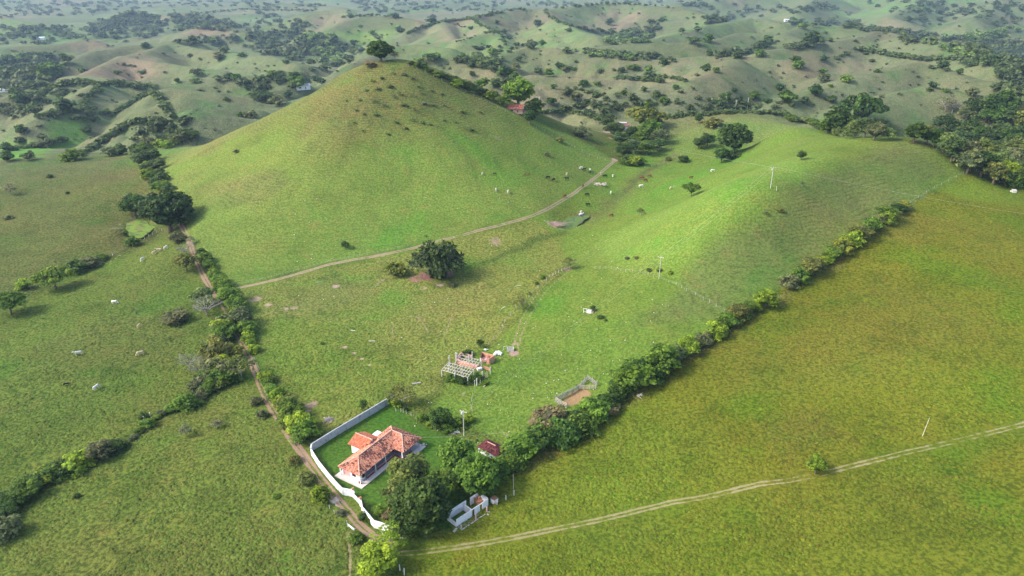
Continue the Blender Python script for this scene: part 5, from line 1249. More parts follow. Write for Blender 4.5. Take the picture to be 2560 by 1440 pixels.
# annex
m = MB(); m.box((10.7, 8.5, 1.5), (4.6, 4.0, 2.9)); an = m.build('annex', M_WHITE, house)
a0, a1, b0, b1, rz, ez = 7.7, 13.7, 5.2, 10.9, 4.55, 3.1
m = MB(); m.quadset([(8.4, 5.3, ez), (13.0, 5.3, ez), (10.7, 5.3, rz - .1), (8.4, 5.5, ez), (13.0, 5.5, ez), (10.7, 5.5, rz - .1)], [(0, 1, 2), (5, 4, 3), (0, 3, 4, 1), (1, 4, 5, 2), (2, 5, 3, 0)]); m.build('gable', M_WHITE, an)
AS = [[(a0, b1, ez), (a0, b0, ez), (10.7, b0, rz), (10.7, b1, rz)], [(a1, b0, ez), (a1, b1, ez), (10.7, b1, rz), (10.7, b0, rz)]]
deck('annex_roof', AS, an, M_WOOD)
PALR = ((.56, .18, .095), (.62, .26, .15), (.17, .06, .05))
for i, poly in enumerate(AS): tile_slope('roof_tiles', poly, an, PALR, .02 + .06 * i, 31 + i)
m = MB(); m.tube([(10.7, b0, rz + .09), (10.7, b1, rz + .09)], [.13, .13], 6); m.build('ridge_cap', M_CAP, an)
m = MB(); m.box((15.4, 7.9, 1.3), (2.2, 1.9, 2.3)); wt = m.build('water_tank', M_WHITE, house)
m = MB(); m.box((15.4, 7.9, 2.5), (2.35, 2.05, .1)); m.build('lid', M_WHITE, wt)
m = MB()
m.box((20.5, -3.1, .25), (.9, .6, .3), .5); m.box((20.9, -3.7, .2), (.3, .3, .2), .2); tag(m.build('stone_step', M_CONC, None, (-36.3, 140.53, 0), HA), 'pale stone lump on the lawn at the far veranda corner of the farmhouse', 'stone')

# --- garden wall
gw = thing('garden_wall', 'whitewashed garden wall running round the farmhouse lawn with a winged gateway', 'wall', (0, 0, 0))
WP = [onz(u, v, 0) for u, v in ((968, 1013), (930, 1036), (878, 1067), (830, 1096), (781, 1127), (779, 1137), (797, 1166), (822, 1198), (845, 1224), (858, 1237), (884, 1242), (887, 1248), (903, 1265), (907, 1284), (922, 1302), (936, 1319), (952, 1323), (978, 1334))]
for i in range(len(WP) - 1):
    p, q = WP[i].copy(), WP[i + 1].copy(); mt = M_GREYW if i < 4 else (M_WORN if i > 12 else M_WHITE); h = 2.1 if i < 5 else (1.75 if i < 9 else 1.9)
    if i == 11:
        m = MB(); m.bar(p + Vector((0, 0, .75)), q + Vector((0, 0, .75)), .06, 1.4); g_ = m.build('gate', M_WHITE, gw)
        m = MB(); m.bar(p.lerp(q, .5) + Vector((0, 0, .7)), p.lerp(q, .5) + Vector((0, 0, 1.5)), .09, .09); m.build('latch_bar', M_STEEL, g_); continue
    e_ = (q - p).normalized() * .09
    m = MB(); m.bar(p - e_ + Vector((0, 0, h / 2 - .15)), q + e_ + Vector((0, 0, h / 2 - .15)), .2 + .004 * (i % 2), h + .3); w_o = m.build('wall_panel', mt, gw)
    m = MB(); m.bar(p - e_ * 1.3 + Vector((0, 0, h + .035 + .003 * (i % 2))), q + e_ * 1.3 + Vector((0, 0, h + .035 + .003 * (i % 2))), .30, .07); m.build('coping', mt, w_o)
for k in (10, 12):
    p = WP[k]; m = MB(); m.box((p.x, p.y, 1.15), (.5, .5, 2.3), .7); g_ = m.build('gate_pillar', M_WHITE, gw)
    m = MB(); m.box((p.x, p.y, 2.38), (.66, .66, .16), .7); m.box((p.x, p.y, 2.52), (.4, .4, .14), .7); m.build('brick_cap', M_BRICK, g_)

# --- roofless white ruin below the dark trees
RA = math.radians(45)
ru = thing('roofless_ruin', 'roofless whitewashed building with broken walls below the dark mango trees', 'ruin', (-12.3, 126.4, 0), RA)
def ragged(mb, x0, y0, x1, y1, h, t=.18, foot=.0, seed=1):
    """wall whose plaster has fallen off along its foot"""
    rng = random.Random(seed); n = max(2, int(math.hypot(x1 - x0, y1 - y0) / .45))
    for k in range(n):
        a, b = k / n, (k + 1) / n; f = foot * rng.uniform(.3, 1.0) if foot else 0
        p = Vector((x0 + (x1 - x0) * a, y0 + (y1 - y0) * a, (h + f) / 2)); q = Vector((x0 + (x1 - x0) * b, y0 + (y1 - y0) * b, (h + f) / 2))
        mb.bar(p, q, t, h - f)
for x0, x1, s_ in ((0, 4.5, 3), (5.4, 7.0, 4), (7.8, 9.6, 5)):
    m = MB(); ragged(m, x0, 0, x1, 0, 2.1, .18, .35, s_); m.build('wall', M_WORN, ru)
m = MB(); m.box((4.95, 0, 2.0), (.9, .17, .2)); m.build('lintel', M_WORN, ru)
m = MB(); m.box((7.4, 0, 2.0), (.8, .17, .2)); m.build('lintel', M_WORN, ru)
m = MB(); ragged(m, 0, 3.1, 5.6, 3.1, 2.2, .18, 0, 6); m.build('wall', M_WORN, ru)
m = MB(); ragged(m, 6.9, 3.1, 9.6, 3.1, 2.2, .18, 0, 7); m.build('wall', M_WORN, ru)
m = MB(); ragged(m, 0, .1, 0, 3.0, 1.1, .18, 0, 8); m.build('wall', M_WORN, ru)
m = MB(); ragged(m, 9.6, .1, 9.6, 3.0, 2.3, .18, 0, 9); m.build('wall', M_WORN, ru)
m = MB(); ragged(m, 4.7, .1, 4.7, 3.0, 1.9, .18, 0, 10); m.build('partition', M_WORN, ru)
m = MB(); m.box((8.7, 2.1, .5), (1.4, 1.3, 1.0)); m.box((9.1, 2.5, 1.2), (.6, .6, .7)); m.box((8.1, 2.85, .8), (.35, .3, 1.6)); m.build('brick_oven', M_BRICK, ru)
for x, h, mt in ((.25, 1.3, M_CONC), (4.6, 1.5, M_PINK), (8.0, 1.7, M_PINK), (11.0, 1.0, M_PINK)):
    m = MB(); m.box((x, -1.3, h / 2), (.26, .26, h)); m.build('column', mt, ru)
m = MB(); m.box((4.2, -1.55, .06), (8.4, .22, .18)); m.build('kerb', M_CONC, ru)
m = MB(); m.box((5.0, -.7, .02), (9.8, 1.3, .08)); m.build('floor_slab', mat_plain('mossy_screed', (.20, .20, .10), .3, 1.5, .95, (.40, .36, .26), 1.0), ru)
for x, y, r in ((-.9, -.6, .3), (7.9, -1.9, .6)):
    m = MB(); m.box((x, y, .12), (1.3, .5, .16), r); m.build('fallen_block', M_CONC, ru)
p = onz(1236, 1258, 0); m = MB(); m.box((0, 0, .75), (1.3, 1.2, 1.5)); tk = thing('water_cistern', 'small square whitewashed cistern with rusty lid at the end of the roofless ruin', 'cistern', p, .75); m.build('basin', M_WORN, tk)
m = MB(); m.box((0, 0, 1.54), (1.4, 1.3, .07)); m.build('lid', M_RUST, tk)

# --- garden shed with a dark red roof
cs = [onz(u, v, 2.3) for u, v in ((1196, 1119), (1227, 1100), (1271, 1121), (1222, 1136))]
cc = sum(cs, Vector()) / 4; SA = math.atan2(cs[2].y - cs[1].y, cs[2].x - cs[1].x)
shed = thing('garden_shed', 'small shed with a dark red tiled roof behind the garden grove', 'shed', (cc.x, cc.y, 0), SA)
m = MB(); m.box((0, 0, 1.15), (5.0, 3.0, 2.3)); m.build('wall', M_WHITE, shed)
m = MB(); m.box((-3.1, -.2, .7), (.18, 2.6, 1.4)); m.build('side_wall', M_WORN, shed)
q0, q1, q2, q3 = (-3.1, -2.0, 2.3), (3.1, -2.0, 2.3), (3.1, 2.0, 2.3), (-3.1, 2.0, 2.3); h0, h1 = (-1.3, 0, 3.4), (1.3, 0, 3.4)
SS = [[q0, q1, h1, h0], [q2, q3, h0, h1], [q1, q2, h1], [q3, q0, h0]]
rs = deck('roof', SS, shed, M_WOOD)
PALD = ((.145, .038, .040), (.20, .062, .055), (.055, .024, .030))
for i, poly in enumerate(SS): tile_slope('roof_tiles', poly, rs, PALD, .3, 51 + i)
m = MB(); m.tube([(h0[0], 0, 3.49), (h1[0], 0, 3.49)], [.12, .12], 6); m.build('ridge_cap', M_CAP, rs)

# --- pink ruin with bare roof frames
def P2(x, y, z): return onz(1095 + x * .07637, 870 + y * .07637, z)
ru2 = thing('ruined_barn', 'ruined pink barn with bare timber roof frame on concrete posts', 'ruin', (0, 0, 0))
def gz(p): return float(ground(p.x, p.y))
FL, FR, BR, BL = P2(125, 712, 2.6), P2(975, 952, 2.6), P2(1172, 702, 3.3), P2(345, 468, 3.3)
XL, XR = P2(760, 228, 3.3), P2(1418, 402, 3.3)
for k in range(11):
    t = k / 10; p, q = FL.lerp(FR, t), BL.lerp(BR, t)
    if k == 3: q = p.lerp(q, .55)
    m = MB(); m.bar(p, q, .11, .11); m.build('rafter', M_CONC, ru2)
for k in range(8):
    t = k / 7; p, q = BL.lerp(BR, .22 + .78 * t), XL.lerp(XR, t)
    if k == 1: continue
    m = MB(); m.bar(p, q, .11, .11); m.build('rafter', M_CONC, ru2)
for t in (0, .33, .66, 1):
    m = MB(); m.bar(FL.lerp(BL, t) + Vector((0, 0, -.1)), FR.lerp(BR, t) + Vector((0, 0, -.1)), .13, .12); m.build('purlin', M_CONC, ru2)
for t in (.45, .72, 1):
    m = MB(); m.bar(BL.lerp(BR, .22).lerp(XL, t) + Vector((0, 0, -.1)), BR.lerp(XR, t) + Vector((0, 0, -.1)), .13, .12); m.build('purlin', M_CONC, ru2)
def pst(x, y, h, s_=.26, mt=M_CONC):
    p = P2(x, y, .2); g0 = gz(p); m = MB(); m.box((p.x, p.y, g0 + h / 2 - .1), (s_, s_, h + .2), .5); m.build('post', mt, ru2)
for p, h in ((FL, 2.5), (FL.lerp(FR, .5), 2.5), (FL.lerp(FR, .78), 2.5), (FL.lerp(FR, .83), 2.5), (FR, 2.5), (BL, 3.2), (BL.lerp(BR, .24), 3.2), (BL.lerp(BR, .52), 3.2), (BR, 3.2), (XL.lerp(XR, .3), 3.2), (XR, 3.2)):
    g0 = gz(p); hh = p.z - g0 - .16; m = MB(); m.box((p.x, p.y, g0 + hh / 2 - .1), (.26, .26, hh + .2), .5); m.build('post', M_CONC, ru2)
for x, y, h in ((590, 520, 4.2), (630, 500, 3.9), (1020, 600, 3.9), (1130, 460, 3.6), (1460, 1010, 2.6), (1720, 860, 2.4), (1275, 1240, 2.6), (1385, 1180, 1.4), (1205, 1230, 1.8), (380, 560, 3.6)): pst(x, y, h, .28 if h > 2 else .14)
def slabwall(pts, h, t, mt, nm, z0=-.2):
    for i in range(len(pts) - 1):
        p, q = pts[i], pts[i + 1]; g0 = min(gz(p), gz(q)) + z0; m = MB(); m.bar(Vector((p.x, p.y, g0 + h / 2)), Vector((q.x, q.y, g0 + h / 2)), t, h); m.build(nm, mt, ru2)
slabwall([P2(620, 470, .3), P2(1310, 655, .3)], 1.2, 1.5, M_SALMON, 'feed_bunk')
slabwall([P2(615, 420, .3), P2(760, 250, .3), P2(1100, 330, .3)], 1.5, .2, M_PINK, 'back_wall')
slabwall([P2(1440, 500, .3), P2(1540, 400, .3)], 1.5, .3, M_SALMON, 'tank_wall')
slabwall([P2(1480, 660, .3), P2(1700, 740, .3)], 1.1, .22, M_SALMON, 'low_wall')
c1, c2, c3, c4 = P2(1600, 540, 0), P2(1680, 560, 0), P2(1860, 440, 0), P2(1760, 400, 0)
slabwall([P2(1685, 560, .2), P2(1855, 450, .2)], 2.4, .2, M_SALMON, 'tank_wall'); slabwall([P2(1855, 450, .2), P2(1440, 345, .2)], 2.4, .2, M_SALMON, 'tank_wall'); slabwall([P2(1600, 545, .2), P2(1685, 560, .2)], 2.4, .2, M_SALMON, 'tank_wall')
slabwall([P2(1600, 545, .2), P2(1605, 420, .2)], 2.4, .2, M_SALMON, 'tank_wall'); slabwall([P2(1420, 480, .2), P2(1440, 345, .2)], 2.4, .2, M_MAROON, 'tank_wall')
pc = P2(1500, 440, .2); m = MB(); m.box((pc.x, pc.y, gz(pc) + .5), (1.9, 1.6, .9), .45); m.build('white_basin', M_WHITE, ru2)
pc = P2(1745, 470, .2); m = MB(); m.box((pc.x, pc.y, gz(pc) + 1.25), (2.2, 1.4, .12), .55); m.build('tank_slab', M_SALMON, ru2)
pc = P2(1360, 720, .2); m = MB(); m.box((pc.x, pc.y, gz(pc) + .35), (1.5, 1.0, .7), .45); m.build('white_basin', M_WHITE, ru2)
for x in (1525, 1555, 1580, 1610):
    p = P2(x, 1040 - (x - 1525) * .6, 0); m = MB(); m.tube([(p.x, p.y, gz(p)), (p.x + .2, p.y + .5, gz(p) + 1.9)], [.06, .04], 5); m.build('leaning_pole', M_WOODP, ru2)
for k in range(3):
    p, q = P2(1480 + 25 * k, 1300, 0), P2(1610 + 15 * k, 1130, 0); m = MB(); m.bar(Vector((p.x, p.y, gz(p) + .1 + .1 * k)), Vector((q.x, q.y, gz(q) + .12 + .1 * k)), .16, .07); tag(m.build('fallen_plank', M_WOODP), f'pale plank lying in the grass beside the ruined barn, {("lowest", "middle", "uppermost")[k]} of the heap', 'plank', 'planks beside the ruined barn')

# --- timber corral
def P5(x, y, z=0): 
    p = onz(1370 + x * .07637, 930 + y * .07637, 1.0); p.z = gz(p) + z; return p
cor = thing('cattle_corral', 'weathered grey timber corral against the long hedge', 'corral', (0, 0, 0))
CP = [P5(610, 1190), P5(240, 950), P5(980, 620), P5(1295, 335), P5(1600, 560)]
rnd2 = random.Random(5)
for i in range(4):
    p, q = CP[i], CP[i + 1]; n = max(2, int((q - p).length / 1.9)); pale = i in (0, 3)
    for k in range(n + 1):
        c = p.lerp(q, k / n); m = MB(); m.tube([(c.x, c.y, c.z - .2), (c.x, c.y, c.z + 1.75 + rnd2.uniform(0, .5))], [.10, .085], 6); m.build('post', M_WOOD, cor)
    for lv in range(6 if i != 1 else 9):
        z = .3 + (.25 if i != 1 else .17) * lv; o_ = Vector(((q - p).y, -(q - p).x, 0)).normalized() * (.12 if lv % 2 else -.12)
        m = MB(); m.bar(p + o_ + Vector((0, 0, z + rnd2.uniform(-.05, .05))), q + o_ + Vector((0, 0, z + rnd2.uniform(-.05, .05))), .07, .14); m.build('rail', M_WOODP if i == 0 and lv > 2 else M_WOOD, cor)
gp, gq = P5(985, 600), P5(1560, 640)
for k in range(4):
    c = gp.lerp(gq, k / 3); m = MB(); m.tube([(c.x, c.y, c.z - .1), (c.x, c.y, c.z + 1.6)], [.09, .08], 6); m.build('post', M_WOODP, cor)
for lv in range(4):
    m = MB(); m.bar(gp + Vector((0, 0, .35 + .35 * lv)), gq + Vector((0, 0, .35 + .35 * lv)), .06, .12); m.build('gate_rail', M_WOODP, cor)

# --- small frames on the knoll
p = at(1470, 783); tr_ = thing('trough_frame', 'small white and pink cattle trough with a rail frame on the knoll', 'trough', p, -.45)
for x in (-1.6, -.5, .2, 1.1): m = MB(); m.box((x, 0, .75), (.16, .16, 1.7)); m.build('post', M_POST, tr_)
m = MB(); m.box((-1.05, 0, 1.5), (1.2, .1, .12)); m.box((-1.05, 0, .35), (1.2, .1, .12)); m.build('rail', M_POST, tr_)
m = MB(); m.box((.35, .35, .55), (1.5, .7, 1.1)); m.build('basin', M_WHITE, tr_); m = MB(); m.box((1.3, .6, .3), (.8, .9, .6)); m.build('trough', M_PINK, tr_)
p = at(1276, 876); we = thing('well_head', 'square pale-rimmed well head in a trodden patch beside the ruined barn', 'well', p, 0)
for x, y, a, b in ((0, -.7, 2.2, .2), (0, .7, 2.2, .2), (-1.0, 0, .2, 1.2), (1.0, 0, .2, 1.2)): m = MB(); m.box((x, y, .45), (a, b, .9)); m.build('kerb', M_CONC, we)
m = MB(); m.box((0, 0, .1), (1.8, 1.2, .2)); m.build('dark_water', M_DARK, we)
m = MB(); m.bar((-.5, -.9, 0), (-.3, -.7, 1.3), .08); m.build('prop', M_POST, we); m = MB(); m.bar((-2.2, .2, 0), (-2.2, .2, 1.3), .1); m.bar((-2.2, .2, 1.3), (-1.0, .5, 1.3), .08); m.build('pipe_frame', M_POST, we)

# --- houses further off
def hut(name, label, u, v, L, W, H, rise, rot, palette, dark_share, seed, wall=M_WHITE, cat='house', plain=None):
    p = at(u, v); t = thing(name, label, cat, p, rot)
    m = MB(); m.box((0, 0, H / 2 - .4), (L, W, H + .8)); m.build('wall', wall, t)
    a, b = L / 2 + .5, W / 2 + .6; q = [(-a, -b, H), (a, -b, H), (a, b, H), (-a, b, H)]; r0, r1 = (-a, 0, H + rise), (a, 0, H + rise)
    S2 = [[q[0], q[1], r1, r0], [q[2], q[3], r0, r1]]
    m = MB(); m.quadset([(-L / 2, -W / 2, H), (-L / 2, W / 2, H), (-L / 2, 0, H + rise * .9), (L / 2, -W / 2, H), (L / 2, W / 2, H), (L / 2, 0, H + rise * .9)], [(0, 1, 2), (5, 4, 3)]); m.build('gable', wall, t)
    r_ = deck('roof', S2, t, plain or M_WOOD, .0 if plain else .03)
    if palette:
        for i, poly in enumerate(S2): tile_slope('roof_tiles', poly, r_, palette, dark_share, seed + i, .55, .8)
    window(t, (-L * .25, -W / 2, H * .5), L * .14, H * .35, 'x', -1); m = MB(); m.box((L * .15, -W / 2 - .03, H * .36), (.95, .08, H * .7)); m.build('door', M_MAROON, t)
    return t
hut('hill_house', 'red-roofed house half hidden by trees on the flank of the cone hill', 1291, 279, 8.5, 5.5, 2.2, 1.9, -.2, ((.36, .11, .07), (.40, .16, .10), (.16, .06, .05)), .2, 71, mat_plain('earth_wall', (.30, .22, .17), .2))
hut('hill_lean_to', 'small open shed with a red roof below the hill house', 1306, 287, 3.6, 2.6, 1.8, .8, -.3, ((.42, .16, .10), (.44, .2, .12), (.2, .08, .06)), .1, 75, M_WOOD, cat='shed')
hut('saddle_house', 'low farmhouse with brown and white roof in the saddle grove', 1550, 322, 13, 7, 2.6, 1.4, -.1, ((.30, .16, .13), (.36, .22, .18), (.14, .09, .08)), .3, 81)
p = at(1556, 320); m = MB(); m.box((0, 0, 3.9), (5.5, 2.6, .12), -.1); m.box((-2.4, -1.0, 1.8), (.2, .2, 3.8)); m.box((2.4, -1.0, 1.8), (.2, .2, 3.8)); m.box((-2.4, 1.0, 1.8), (.2, .2, 3.8)); m.box((2.4, 1.0, 1.8), (.2, .2, 3.8)); tag(m.build('white_canopy', M_ZINC, None, p, -.1), 'bright white sheet canopy over the saddle farmhouse', 'canopy')
hut('grey_hut', 'small grey slatted hut under a palm-like shrub on the slope', 1456, 343, 5, 3, 2.0, .7, .0, None, 0, 0, M_WOOD, 'hut', M_WOOD)
hut('white_farm', 'white farm building among trees behind the cone hill shoulder', 757, 222, 15, 9, 4.0, 1.6, .5, None, 0, 0, M_WHITE, 'house', M_ZINC)
hut('white_farm', 'white roofs of a farm beside the wooded slope at the picture edge', 14, 228, 14, 8, 3.0, 1.2, .2, None, 0, 0, M_WHITE, 'house', M_ZINC)
hut('long_barn', 'long pale barn in the far valley below the wooded hill', 97, 98, 30, 9, 4.0, 1.5, .1, None, 0, 0, M_WHITE, 'barn', M_ZINC)
hut('far_shed', 'tiny pale shed on the far terraced hills past the tree belt', 1968, 53, 14, 7, 3.5, 1.5, .0, None, 0, 0, M_WHITE, 'shed', M_ZINC)
# ---------------------------------------------------------------- poles, wires, fences
def pole(u, v, h, label, arm=True, lamp=False, lean=0.0, mt=M_CONC, rot=.5, thin=.85):
    p = at(u, v); t = thing('utility_pole', label, 'pole', p, rot)
    m = MB(); m.tube([(0, 0, -.3), (lean * .5, 0, h * .5), (lean, 0, h)], [.17 * thin, .145 * thin, .11 * thin], 8); m.build('shaft', mt, t, smooth=False)
    if arm:
        m = MB(); m.box((lean, 0, h - .35), (2.2, .12, .14)); a = m.build('crossarm', M_CONC, t)
        for x in (-.95, .95): m = MB(); m.tube([(lean + x, 0, h - .28), (lean + x, 0, h - .08)], [.05, .035], 6); m.build('insulator', M_WHITE, a)
    if lamp: m = MB(); m.tube([(lean - .45, -.1, h - 1.25), (lean - .45, -.1, h - .65)], [.2, .2], 10); m.build('transformer', M_ZINC, t)
    return p, h, lean, rot
PL = [pole(1160, 1090, 8.0, 'concrete utility pole with lamp behind the farmhouse lawn', lamp=True, rot=-.5), pole(1648, 692, 8.0, 'concrete utility pole on the knoll fence', rot=-.5), pole(1926, 471, 8.6, 'concrete utility pole with white transformer on the grassy spine', lamp=True, rot=.1)]
pole(2306, 1090, 5.2, 'thin leaning bare pole standing in the olive field', False, lean=.6, rot=0.2, thin=.5, mt=M_WOODP)
pole(1284, 1222, 4.2, 'thin bare pole beside the long hedge at the garden corner', False, lean=-.1, rot=0, thin=.5, mt=M_WOODP)
pole(1942, 477, 1.9, 'short yellowish stake beside the transformer pole', False, lean=-.4, mt=M_WOODP, rot=0)
p = at(1344, 276); t = thing('pylon_frame', 'white twin-pole power frame rising behind the hill house trees', 'pylon', p, 0)
for x in (-1.1, 1.1): m = MB(); m.tube([(x, 0, -.5), (x, 0, 10.5)], [.2, .14], 8); m.build('shaft', M_POST, t)
m = MB(); m.box((0, 0, 10.1), (4.0, .18, .2)); m.build('crossarm', M_POST, t); m = MB(); m.box((0, 0, 6.5), (2.1, .12, .14)); m.build('brace', M_POST, t)
for u, v, lb in ((1868, 272, 'thin white utility pole on the rear ridge skyline, taller of two'), (1838, 278, 'thin utility pole on the rear ridge skyline, shorter of two')):
    p = at(u, v); t = thing('utility_pole', lb, 'pole', p, 0); m = MB(); m.tube([(0, 0, -.5), (0, 0, 9)], [.16, .11], 6); m.build('shaft', M_POST, t); m = MB(); m.box((0, 0, 8.6), (1.8, .12, .12)); m.build('crossarm', M_POST, t)

def arm_pt(P, s_):
    p, h, lean, rot = P; x = lean + s_ * .95
    return Vector((p[0] + x * math.cos(rot), p[1] + x * math.sin(rot), p[2] + h - .05))
M_WIRE = mat_plain('pale_wire', (.42, .42, .38), .1, 1.0, .5)
def wire(a, b, label, sag=.9, r=.018):
    a, b = Vector(a), Vector(b); pts = [a.lerp(b, k / 14) - Vector((0, 0, sag * 4 * (k / 14) * (1 - k / 14))) for k in range(15)]
    m = MB(); m.tube(pts, [r] * 15, 4, False); tag(m.build('power_line', M_WIRE), label, 'wire', 'power lines')
for s_, w_ in ((-1, 'hill side'), (1, 'hedge side')):
    wire(arm_pt(PL[0], s_), arm_pt(PL[1], s_), f'power line from the farmhouse pole to the knoll pole, {w_} wire')
    wire(arm_pt(PL[1], s_), arm_pt(PL[2], s_), f'power line from the knoll pole to the transformer pole, {w_} wire')
pe = at(2560, 596); pe2 = at(1480, 352)
wire(arm_pt(PL[2], 1), Vector((pe[0] + 30, pe[1] - 8, pe[2] + 7)), 'power line from the transformer pole across the upper field hedge', 1.6)
wire(arm_pt(PL[2], -1), Vector((pe2[0], pe2[1], pe2[2] + 7)), 'power line from the transformer pole across the cattle valley', 1.4)
hw = house.matrix_world @ Vector((0, 0, 0)); he = Vector((-36.3 + 19.8 * math.cos(HA) + 3.1 * math.sin(HA), 140.53 + 19.8 * math.sin(HA) - 3.1 * math.cos(HA), 2.9)); hs = at(1262, 1100)
wire(he, Vector((hs[0], hs[1], hs[2] + 2.4)), 'thin cable from the veranda corner to the grass behind the shed', .4, .02)

def fence(name, label, uvs, every, h=1.25, s_=.13, mt=M_POST, wires=2, explicit=False, skip=.0):
    P = at_many(uvs) if explicit else None
    if not explicit:
        R = resample(lay(uvs), every); P = np.stack([R[:, 0], R[:, 1], ground(R[:, 0], R[:, 1])], 1)
    t = thing(name, label, 'fence', P[0])
    o0 = Vector(P[0]); last = None
    for p in P:
        if rnd.random() < skip: continue
        q = Vector(p) - o0; a, b = rnd.uniform(-.08, .08), rnd.uniform(-.08, .08); hh = h * rnd.uniform(.85, 1.1)
        m = MB(); m.bar(q + Vector((0, 0, -.2)), q + Vector((a, b, hh)), s_, s_); m.build('post', mt, t)
    for k in range(wires):
        z = h * (.45 + .4 * k); m = MB(); m.tube([tuple(Vector(p) - o0 + Vector((0, 0, z))) for p in P], [.012] * len(P), 3, False); m.build('wire', M_WIRE, t)
    return t
fence('post_fence', 'white post fence climbing from the open olive tree to the knoll gap', [(1322, 742), (1345, 720), (1366, 701), (1373, 694), (1382, 690), (1389, 685), (1396, 682), (1404, 678)], 0, 1.3, .12, explicit=True)
fence('post_fence', 'post fence curving over the knoll below the middle utility pole', [(1487, 672), (1500, 673), (1514, 673), (1528, 673), (1540, 676), (1552, 678), (1564, 680), (1581, 681), (1600, 683), (1620, 688), (1634, 693), (1647, 698), (1672, 706), (1690, 713), (1704, 720), (1716, 728), (1739, 738), (1758, 750), (1774, 756), (1790, 768), (1810, 781)], 0, 1.2, .10, M_WOODP, explicit=True)
fence('post_fence', 'broken post fence running down from the olive tree to the ruined barn', [(1290, 770), (1276, 790), (1262, 806), (1258, 822), (1250, 835), (1235, 848), (1222, 862)], 0, 1.2, .13, M_WOODP, explicit=True)
fence('post_fence', 'post fence down the ridge of the cone hill past the hill house', [(1022, 166), (1060, 182), (1100, 200), (1150, 222), (1200, 246), (1250, 272), (1300, 298), (1350, 322), (1400, 350), (1450, 378), (1500, 398), (1532, 408)], 4.4, 1.3, .10, M_WOODP)
fence('post_fence', 'short post fence between the algae pond and the lower field', [(405, 578), (392, 582), (382, 587), (372, 592), (362, 598), (352, 606), (342, 611), (332, 616), (282, 640)], 0, 1.3, .14, explicit=True)
fence('post_fence', 'row of dark posts along the upper edge of the hill track', [(592, 714), (700, 690), (820, 655), (930, 635), (1020, 616)], 4.2, 1.0, .09, M_WOOD)
fence('post_fence', 'leaning stake fence between the ruined barn and the pole behind the house', [(1187, 982), (1182, 992), (1179, 1003), (1181, 1014), (1178, 1022), (1180, 1032)], 0, 1.5, .11, M_WOODP, 1, True)
fence('post_fence', 'stakes and rail of the fence row behind the farmhouse lawn', [(990, 1030), (1002, 1030), (1008, 1032), (1016, 1035), (1028, 1040), (1040, 1046), (1068, 1062), (1084, 1072), (1094, 1078), (1105, 1080), (1112, 1082)], 0, 1.2, .14, M_WOODP, 1, True)
fence('post_fence', 'white posts at the field corner past the roofless ruin', [(1243, 1262), (1265, 1250), (1285, 1238)], 0, 1.5, .2, M_POST, 1, True)
fence('post_fence', 'pale posts beside the round lime tree at the lane corner', [(932, 1366), (958, 1352), (983, 1380), (988, 1402), (1000, 1426), (1011, 1438)], 0, 1.7, .18, M_POST, 1, True)
fence('post_fence', 'thin stakes on the lane verge opposite the garden gate', [(824, 1272), (836, 1285), (868, 1312), (870, 1318)], 0, 1.2, .1, M_POST, 0, True)
fence('post_fence', 'fallen fence posts on the lane above the bright hedge', [(636, 900), (640, 910), (645, 918), (648, 925), (654, 934)], 0, 1.2, .14, M_WOOD, 1, True)
fence('post_fence', 'short posts along the hill edge of the lane below the black fig', [(478, 600), (484, 615), (490, 628)], 0, 1.3, .12, M_WOOD, 1, True)
fence('post_fence', 'creek fence across the foot of the saddle', [(1612, 420), (1650, 412), (1672, 404), (1690, 392), (1718, 380), (1735, 375)], 5, 1.3, .13, M_WOOD)
fence('post_fence', 'boundary fence from the upper field hedge to the olive field skyline', [(2275, 508), (2320, 482), (2350, 462), (2400, 440), (2440, 428)], 6, 1.2, .08, M_WOOD)
fence('post_fence', 'short stakes beside the tiny shrub on the lower field drain', [(376, 1042), (361, 1050)], 0, 1.4, .16, M_POST, 1, True)

